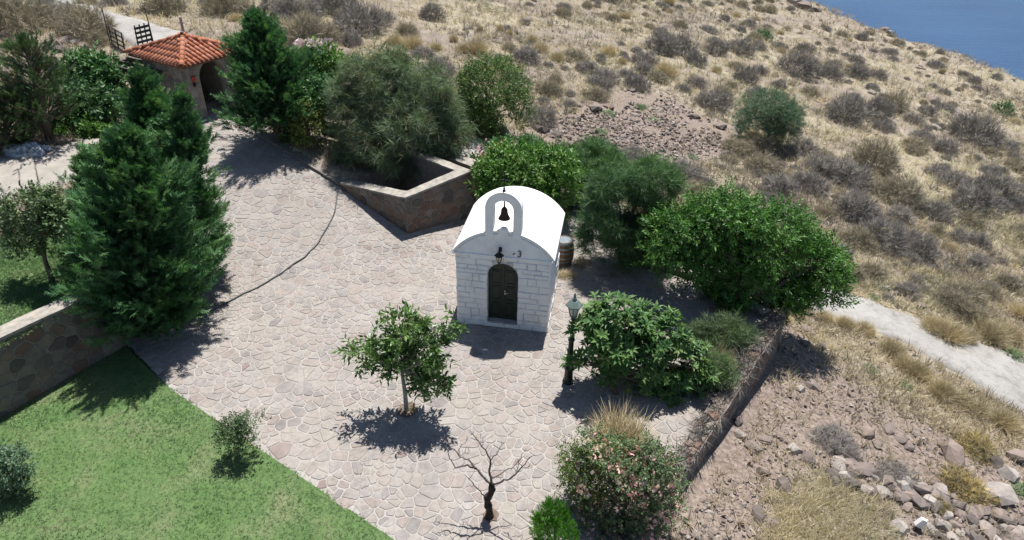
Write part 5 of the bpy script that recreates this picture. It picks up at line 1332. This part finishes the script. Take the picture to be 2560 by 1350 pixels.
# scattered shrubs fill the rest of the slope
extra = 0
def free(x, y, r_): return all((x - a) ** 2 + (y - b_) ** 2 > (.75 * (r_ + c_)) ** 2 for a, b_, c_ in placed)
slope_ok = lambda q: (poly_sd(q, patio_poly) > .7) & (poly_sd(q, rubble_poly) > .3) & (poly_sd(q, lawn_poly) > .5) & (poly_sd(q, planter_poly) > .6)
road_poly = [np.array(p) for p in up_e] + [np.array(p) for p in lo_e[::-1]]
tries = 0
cand = np.c_[rng.uniform(-50, 2620, 6000), 0 * np.arange(6000.0)]; cand[:, 1] = rng.random(6000) ** 1.25 * 760 - 5
CQ = gp(cand[:, 0], cand[:, 1])
dedge = (CQ[:, 0] - 44.6) * .838 + (CQ[:, 1] - 105) * .546
rd = poly_sd(CQ[:, :2], road_poly); sok = slope_ok(CQ[:, :2]); CPX = project(CQ)
clm = fbm(CQ[:, 0] * .09, CQ[:, 1] * .09, 55); side = ss(project(CQ)[:, 0], 900, 1500)
for i in range(6000):
    if extra >= 360: break
    q = CQ[i]; x_, y_ = CPX[i]
    if dedge[i] > 3 or rd[i] < .7 or (x_ < 700 and y_ > 130) or (y_ > 560 and x_ < 2120) or q[1] < 12: continue
    if 250 < x_ < 480 and y_ < 130: continue
    if clm[i] * (.55 + .55 * side[i]) < .37 + .10 * rng.random(): continue
    r_ = .28 + .75 * rng.random() ** 1.5
    if not sok[i] or not free(q[0], q[1], r_): continue
    kd = 'grey' if rng.random() < .5 + .12 * side[i] else ('olive' if rng.random() < .75 else 'tuss')
    if nshrub.get(kd, 0) >= 290: continue
    shrub(kd, 0, 0, -r_, .8, q=q); extra += 1
print('shrubs', nshrub, time.time() - T0)
# stones
def ico(sub=1):
    t = (1 + 5 ** .5) / 2
    V = [(-1, t, 0), (1, t, 0), (-1, -t, 0), (1, -t, 0), (0, -1, t), (0, 1, t), (0, -1, -t), (0, 1, -t), (t, 0, -1), (t, 0, 1), (-t, 0, -1), (-t, 0, 1)]
    F = [(0, 11, 5), (0, 5, 1), (0, 1, 7), (0, 7, 10), (0, 10, 11), (1, 5, 9), (5, 11, 4), (11, 10, 2), (10, 7, 6), (7, 1, 8), (3, 9, 4), (3, 4, 2), (3, 2, 6), (3, 6, 8), (3, 8, 9), (4, 9, 5), (2, 4, 11), (6, 2, 10), (8, 6, 7), (9, 8, 1)]
    V = [np.array(v) / np.linalg.norm(v) for v in V]
    for _ in range(sub):
        nf = []; cch = {}
        def md(a, b_):
            k = (min(a, b_), max(a, b_))
            if k not in cch: m_ = V[a] + V[b_]; V.append(m_ / np.linalg.norm(m_)); cch[k] = len(V) - 1
            return cch[k]
        for a, b_, c_ in F: x, y, z = md(a, b_), md(b_, c_), md(c_, a); nf += [(a, x, z), (b_, y, x), (c_, z, y), (x, y, z)]
        F = nf
    return np.array(V), np.array(F)
def rock_mesh(sub, ncut=9):
    """angular stone: the hull of a few scattered points"""
    bm = bmesh.new()
    n_ = {0: 9, 1: 13, 2: 34}[sub]
    for p in rand_dir(n_) * rng.uniform(.72, 1.08, (n_, 1)) * [random.uniform(.9, 1.3), random.uniform(.7, 1.0), random.uniform(.5, .8)]: bm.verts.new(p)
    r_ = bmesh.ops.convex_hull(bm, input=bm.verts[:])
    bmesh.ops.delete(bm, geom=[v for v in bm.verts if not v.link_faces], context='VERTS')
    bmesh.ops.triangulate(bm, faces=bm.faces[:]); bm.verts.index_update()
    V = np.array([tuple(v.co) for v in bm.verts]); F = np.array([[v.index for v in f.verts] for f in bm.faces]); bm.free()
    return V, F
m_rock = stonemat('field_stone', [(.085, .074, .069), (.125, .106, .097), (.17, .142, .13), (.21, .165, .145), (.23, .205, .188), (.31, .285, .265)], scale=4, mott=.28, bs=.7)
rocks_big = []
for t in np.linspace(.05, .95, 12):
    V, F = rock_mesh(2); me = raw_mesh('boulder', V, F, float(t)); me.materials.append(m_rock); rocks_big.append(me)
def boulder(px, py, wpx, label=None, group=None, name='boulder', zo=.12, q=None):
    q = gp(px, py) if q is None else q; r_ = wpx * .5 * mpp(q)
    o = bpy.data.objects.new(name, random.choice(rocks_big)); COL.objects.link(o); o.location = (q[0], q[1], q[2] + r_ * zo)
    o.rotation_euler = (random.uniform(-.4, .4), random.uniform(-.4, .4), random.uniform(0, 6.28)); s_ = r_ * random.uniform(.9, 1.1); o.scale = (s_, s_, s_)
    return set_tags(o, label, 'boulder' if name == 'boulder' else 'stone', group)
for a_, b_, w_, l_ in ((1338, 258, 24, 'pale block stone next to the rounded evergreen shrub'), (1372, 268, 20, None), (1398, 264, 20, None), (1420, 262, 18, None), (1448, 266, 18, None), (1490, 275, 44, 'large dark boulder at the top left corner of the rubble'), (1520, 270, 30, None), (1350, 325, 44, 'flat grey boulder left of the rubble below the rounded shrub'), (1392, 340, 36, None), (1375, 318, 26, None), (1425, 295, 16, None), (1330, 345, 26, None), (1580, 228, 22, None), (1605, 230, 16, None), (1735, 295, 30, None), (1800, 320, 40, 'broad pale boulder at the right end of the rubble'), (1780, 360, 30, None), (1820, 385, 28, None), (1320, 52, 26, 'dark boulder high on the slope above the straw tussocks'), (130, 118, 50, 'flat grey rock slab left of the dirt track'), (165, 105, 40, None), (190, 108, 36, None), (215, 116, 34, None), (150, 128, 46, None),
                       (2005, 22, 60, 'dark rock outcrop on the skyline left of the sea'), (2030, 28, 40, None), (1985, 8, 40, None), (2190, 68, 36, None), (2210, 76, 30, None), (2225, 84, 24, None), (2510, 512, 44, 'pale flat rock near the right picture edge in mid slope'), (2540, 525, 30, None), (2340, 322, 26, None), (2180, 235, 24, None), (2020, 830, 36, 'pale broken rock below the wide tree at the end of the wall'), (2010, 860, 34, None), (2055, 870, 30, None), (2190, 710, 26, None), (2215, 720, 24, None), (2240, 735, 24, None), (2270, 748, 26, None), (2300, 765, 30, None), (2255, 725, 20, None)):
    boulder(a_, b_, w_, l_ or 'loose grey stone lying on the dry hillside', None if l_ else 'loose stones on the hillside')
# tumbled dry stone wall at the lower right
dw_pts = np.array([(2075, 1165), (2110, 1160), (2150, 1190), (2205, 1205), (2255, 1215), (2310, 1230), (2360, 1250), (2400, 1270), (2440, 1290), (2490, 1300), (2540, 1310), (2600, 1320)], float)
tcum = np.linspace(0, len(dw_pts) - 1, 46)
for row, (oy, sz) in enumerate(((0, 42), (30, 46), (58, 44), (92, 42))):
    for t in tcum[:: (1 if row < 2 else 2)]:
        if row >= 2 and t < 4: continue
        p = np.array([np.interp(t, range(12), dw_pts[:, 0]), np.interp(t, range(12), dw_pts[:, 1])]) + [random.uniform(-14, 14), oy + random.uniform(-9, 9)]
        boulder(p[0], p[1], sz * random.uniform(.5, 1.2), 'rough stone tumbled from the old dry wall at lower right', 'stones of the tumbled dry wall', 'wall_stone', zo=(.5 if row == 0 else .28 if row == 1 else .1))
for a_, b_, w_, l_ in ((2490, 1240, 96, 'largest brown boulder beside the flowering scrub at the right edge'), (2475, 1150, 70, 'rounded grey boulder above the largest brown boulder'), (2520, 1190, 70, None), (2380, 1145, 76, 'reddish flat boulder above the yellow-headed scrub'), (2245, 1320, 66, 'rounded boulder left of the white canister'), (2165, 1085, 50, 'squared pinkish boulder above the dry grey shrubs'), (2100, 1160, 50, None), (1980, 1125, 46, None), (1960, 1225, 60, 'tall brown stone left of the pale grass patch at lower right'), (2020, 1150, 44, None), (2540, 1145, 60, None), (1845, 1055, 40, 'white broken stone right of the terrace wall'), (1850, 1090, 36, None), (1880, 1120, 46, None), (1910, 1100, 40, None), (1905, 1180, 50, None), (1895, 1290, 50, None), (1930, 1310, 40, None), (2220, 1075, 36, None), (2190, 1110, 36, None), (2250, 1100, 36, None), (2270, 1120, 34, None), (2030, 965, 40, None), (2000, 975, 34, None)):
    boulder(a_, b_, w_, l_ or 'loose brownish stone on the gravel slope right of the terrace', None if l_ else 'loose stones on the gravel slope')
# rubble and gravel: uncountable small stones
def scatter_rocks(name, n, pts, size, label, cat):
    lo_t = [rock_mesh(0) for _ in range(4)] + [rock_mesh(1) for _ in range(2)]
    Vs, Fs, Ts = [], [], []; o = 0; sel = rng.integers(0, 6, len(pts))
    for i, (V0, F0) in enumerate(lo_t):
        P = pts[sel == i]; S_ = size[sel == i]; V, F, k = inst((V0, F0), P + UP * S_[:, None] * .3, rng.normal(size=(len(P), 3)) * [1, 1, .3], S_, np.broadcast_to(UP * 2, (len(P), 3)))
        Vs.append(V); Fs.append(F + o); Ts.append(np.repeat(np.clip(rng.normal(.48, .3, len(P)), 0, 1), k)); o += len(V)
    return solo(name, np.concatenate(Vs), np.concatenate(Fs), m_rock, (0, 0, 0), label, cat, None, 'stuff', np.concatenate(Ts))
px_ = np.c_[rng.uniform(1310, 1850, 9500), rng.uniform(215, 415, 9500)]; Q = gp(px_[:, 0], px_[:, 1]); s_ = poly_sd(Q[:, :2], rubble_poly); k = s_ < .4 * rng.normal(size=len(s_)) - .2
dn_ = fbm(Q[:, 0] * .4, Q[:, 1] * .4, 66); k &= dn_ > .38 + .14 * rng.random(len(k)); Q = Q[k]
scatter_rocks('rubble', 0, Q, .022 + .14 * rng.random(len(Q)) ** 3, 'spread of small broken stones on the slope behind the terrace', 'rubble')
px_ = np.c_[rng.uniform(1680, 2700, 9000), rng.uniform(800, 1420, 9000)]; Q = gp(px_[:, 0], px_[:, 1]); k = (poly_sd(Q[:, :2], gravel_poly) < .3 * rng.normal(size=9000)) & (poly_sd(Q[:, :2], patio_poly) > .55) & (poly_sd(Q[:, :2], road_poly) > .2)
dn_ = fbm(Q[:, 0] * .6, Q[:, 1] * .6, 67); k &= dn_ > .30 + .25 * rng.random(9000); Q = Q[k]
scatter_rocks('gravel', 0, Q, .018 + .075 * rng.random(len(Q)) ** 3, 'pinkish gravel and small stones on the slope right of the terrace', 'gravel')
px_ = np.c_[rng.uniform(1950, 2560, 1400), rng.uniform(560, 900, 1400)]; Q = gp(px_[:, 0], px_[:, 1]); k = (np.abs(poly_sd(Q[:, :2], road_poly) - .5) < .45); Q = Q[k]
scatter_rocks('roadside_stones', 0, Q, .03 + .08 * rng.random(len(Q)) ** 2, 'small stones along the edges of the concrete road', 'stones')

# ------------------------------------------------------------------ grasses
def grass_stuff(name, Q, size, tint, mat, label, tms, up=1.0, lean=.35, cat='grass'):
    n = len(Q); D = UP * up + rng.normal(size=(n, 3)) * lean; sel = rng.integers(0, len(tms), n); Vs, Fs, Ts = [], [], []; o = 0
    for i, tm in enumerate(tms):
        k = sel == i; V, F, nf = inst(tm, Q[k], D[k], size[k]); Vs.append(V); Fs.append(F + o); Ts.append(np.repeat(tint[k], nf)); o += len(V)
    return solo(name, np.concatenate(Vs), np.concatenate(Fs), mat, (0, 0, 0), label, cat, None, 'stuff', np.concatenate(Ts))
g1 = [t_grass1(6, .07, 1.1) for _ in range(5)]; g2 = [t_grass1(6, .13, 1.2) for _ in range(5)]
N = 150000
px_ = np.c_[rng.uniform(-350, 2900, N), rng.uniform(-40, 1400, N)]
Q = gp(px_[:, 0], px_[:, 1])
k = (poly_sd(Q[:, :2], patio_poly) > .5) & (poly_sd(Q[:, :2], lawn_poly) > .5) & (poly_sd(Q[:, :2], ul) > .1) & (poly_sd(Q[:, :2], planter_poly) > .3) & (poly_sd(Q[:, :2], road_poly) > .05)
k &= np.linalg.norm(Q, axis=1) < 170
trk = [np.array(p) for p in area([(-60, -60), (187, -2), (253, 30), (333, 48), (447, 80), (560, 128), (700, 190), (600, 230), (420, 150), (330, 108), (262, 72), (235, 42), (130, -2), (-160, -30)])]
drv = [np.array(p) for p in area([(-260, 440), (0, 395), (120, 372), (250, 345), (250, 430), (110, 478), (0, 505), (-260, 560)])]
k &= (poly_sd(Q[:, :2], trk) > .0) & (poly_sd(Q[:, :2], drv) > 0)
gr_ = np.minimum(1, np.maximum(1 - ss(poly_sd(Q[:, :2], rubble_poly), -.3, .9), 1 - ss(poly_sd(Q[:, :2], gravel_poly), -.4, .8)))
den = fbm(Q[:, 0] * .22, Q[:, 1] * .22, 91); k &= rng.random(N) < np.clip((den - .18) * 3.2, .25, 1) * (1 - .86 * gr_)
pale = [np.array(p) for p in area([(1950, 1230), (2080, 1190), (2200, 1230), (2230, 1400), (1900, 1400)])]
Q = Q[k]; dist = np.linalg.norm(Q - [0, 0, 12], axis=1)
tn = np.clip((fbm(Q[:, 0] * .13, Q[:, 1] * .13, 101) - .5) * 2.0 + .46 + rng.normal(size=len(Q)) * .16, 0, 1)
sz = (.10 + .24 * rng.random(len(Q)) ** 1.6) * (.8 + dist / 60)
grass_stuff('dry_grass', Q, sz, tn, L_straw, 'dry straw-coloured grass covering the hillside', g1 + g2)
px_ = np.c_[rng.uniform(1880, 2260, 3600), rng.uniform(1170, 1420, 3600)]; Qp = gp(px_[:, 0], px_[:, 1]); kk = poly_sd(Qp[:, :2], pale) < .25 * rng.normal(size=3600); Qp = Qp[kk]
grass_stuff('dry_weeds', Qp, .14 + .26 * rng.random(len(Qp)), np.clip(.74 + rng.normal(size=len(Qp)) * .16, 0, 1), L_straw, 'pale dry weeds in a patch left of the tumbled wall', g1, lean=.5)
L_low = leafmat('low_grey_brown_scrub', [(.17, .152, .145), (.235, .21, .19), (.29, .255, .205), (.36, .325, .245), (.25, .25, .18)], .32, .9, .05, .3, 1.22, .1)
N = 60000; px_ = np.c_[rng.uniform(-350, 2900, N), rng.random(N) ** 1.2 * 820 - 20]; Qs = gp(px_[:, 0], px_[:, 1])
kk = (poly_sd(Qs[:, :2], patio_poly) > .8) & (poly_sd(Qs[:, :2], lawn_poly) > .5) & (poly_sd(Qs[:, :2], ul) > .2) & (poly_sd(Qs[:, :2], planter_poly) > .5) & (poly_sd(Qs[:, :2], road_poly) > .4) & (poly_sd(Qs[:, :2], trk) > .3) & (poly_sd(Qs[:, :2], drv) > .2) & (poly_sd(Qs[:, :2], rubble_poly) > .1)
cl = fbm(Qs[:, 0] * .16 + 3, Qs[:, 1] * .16, 55); fine = fbm(Qs[:, 0] * .9, Qs[:, 1] * .9, 57); sd_ = ss(project(Qs)[:, 0], 800, 1500)
kk &= (cl * (.62 + .38 * sd_) + (fine - .5) * .75 > .385 + .12 * rng.random(N)) & (np.linalg.norm(Qs, axis=1) < 150)
Qs = Qs[kk]; ds = np.linalg.norm(Qs - [0, 0, 12], axis=1)
grass_stuff('low_scrub', Qs, (.16 + .22 * rng.random(len(Qs))) * (.75 + ds / 70), np.clip(.45 + (fbm(Qs[:, 0] * .3, Qs[:, 1] * .3, 61) - .5) * 2.2 + rng.normal(size=len(Qs)) * .14, 0, 1), L_low, 'low grey-brown scrub and dead herbs covering the hillside', [t_needles(9, .07, 1.2, .2) for _ in range(5)], lean=.5, cat='scrub')
# a fringe of dry leaves and grass by the cypress foot and along joints
px_ = np.r_[np.c_[rng.normal(560, 26, 260), rng.uniform(600, 860, 260)], np.c_[rng.uniform(860, 1060, 60), rng.uniform(1120, 1190, 60)]]
Qp = gp(px_[:, 0], px_[:, 1], patio_z)
grass_stuff('joint_weeds', Qp, .05 + .09 * rng.random(len(Qp)), np.clip(.2 + rng.normal(size=len(Qp)) * .2, 0, 1), L_straw, 'dry leaf litter and weeds on the paving by the big cypress', g1, lean=.9, cat='weeds')
# mown lawns
def lawn(name, poly, zf, n, label, size):
    lo_ = np.min(poly, 0); hi_ = np.max(poly, 0); lo_ = np.maximum(lo_, [-20, 6.8]); P = rng.uniform(lo_, hi_, (n, 2)); P = P[poly_sd(P, poly) < .03 + .035 * rng.normal(size=n)]
    z = zf(P[:, 0], P[:, 1]); t = np.clip(.30 + (fbm(P[:, 0] * 1.1, P[:, 1] * 1.1, 5) - .5) * 1.1 + rng.normal(size=len(P)) * .10, 0, .8)
    worn = fbm(P[:, 0] * 1.6 + 4, P[:, 1] * 1.6, 15); k_ = worn > .64; t[k_] = np.clip(t[k_] + .4, 0, 1)
    return grass_stuff(name, np.c_[P, z], size * (.6 + .8 * rng.random(len(P))), t, L_lawn, label, [t_grass1(6, .16, 1.25) for _ in range(5)], lean=.5)
lawn('lawn_grass', lawn_poly, lambda x, y: np.zeros_like(x) + .015, 60000, 'short mown green grass of the lower lawn', .052)
lawn('upper_lawn_grass', np.array(ul), lambda x, y: hill(x, y) + .03, 26000, 'short green grass of the upper lawn behind the wall', .07)
print('done', time.time() - T0)

NC = 260; t_ = rng.random(NC); Pc = (o1[None] * (1 - t_[:, None]) + o2[None] * t_[:, None]) - rn[None] * rng.uniform(-.05, .38, NC)[:, None]
Pc = np.c_[Pc, .16 + .06 * t_ + .05 * rng.random(NC)]
cr_ = thing('dry_creeper', (*o1, .1), 'dry purplish-brown creeper stems matted along the right terrace wall', 'creeper')
foliage('stems', cr_, L_grey, [(tw[0], Pc, np.array([Rd[0], Rd[1], .15]) + rng.normal(size=(NC, 3)) * .35, .3 + .2 * rng.random(NC), np.clip(rng.normal(.3, .2, NC), 0, 1))])
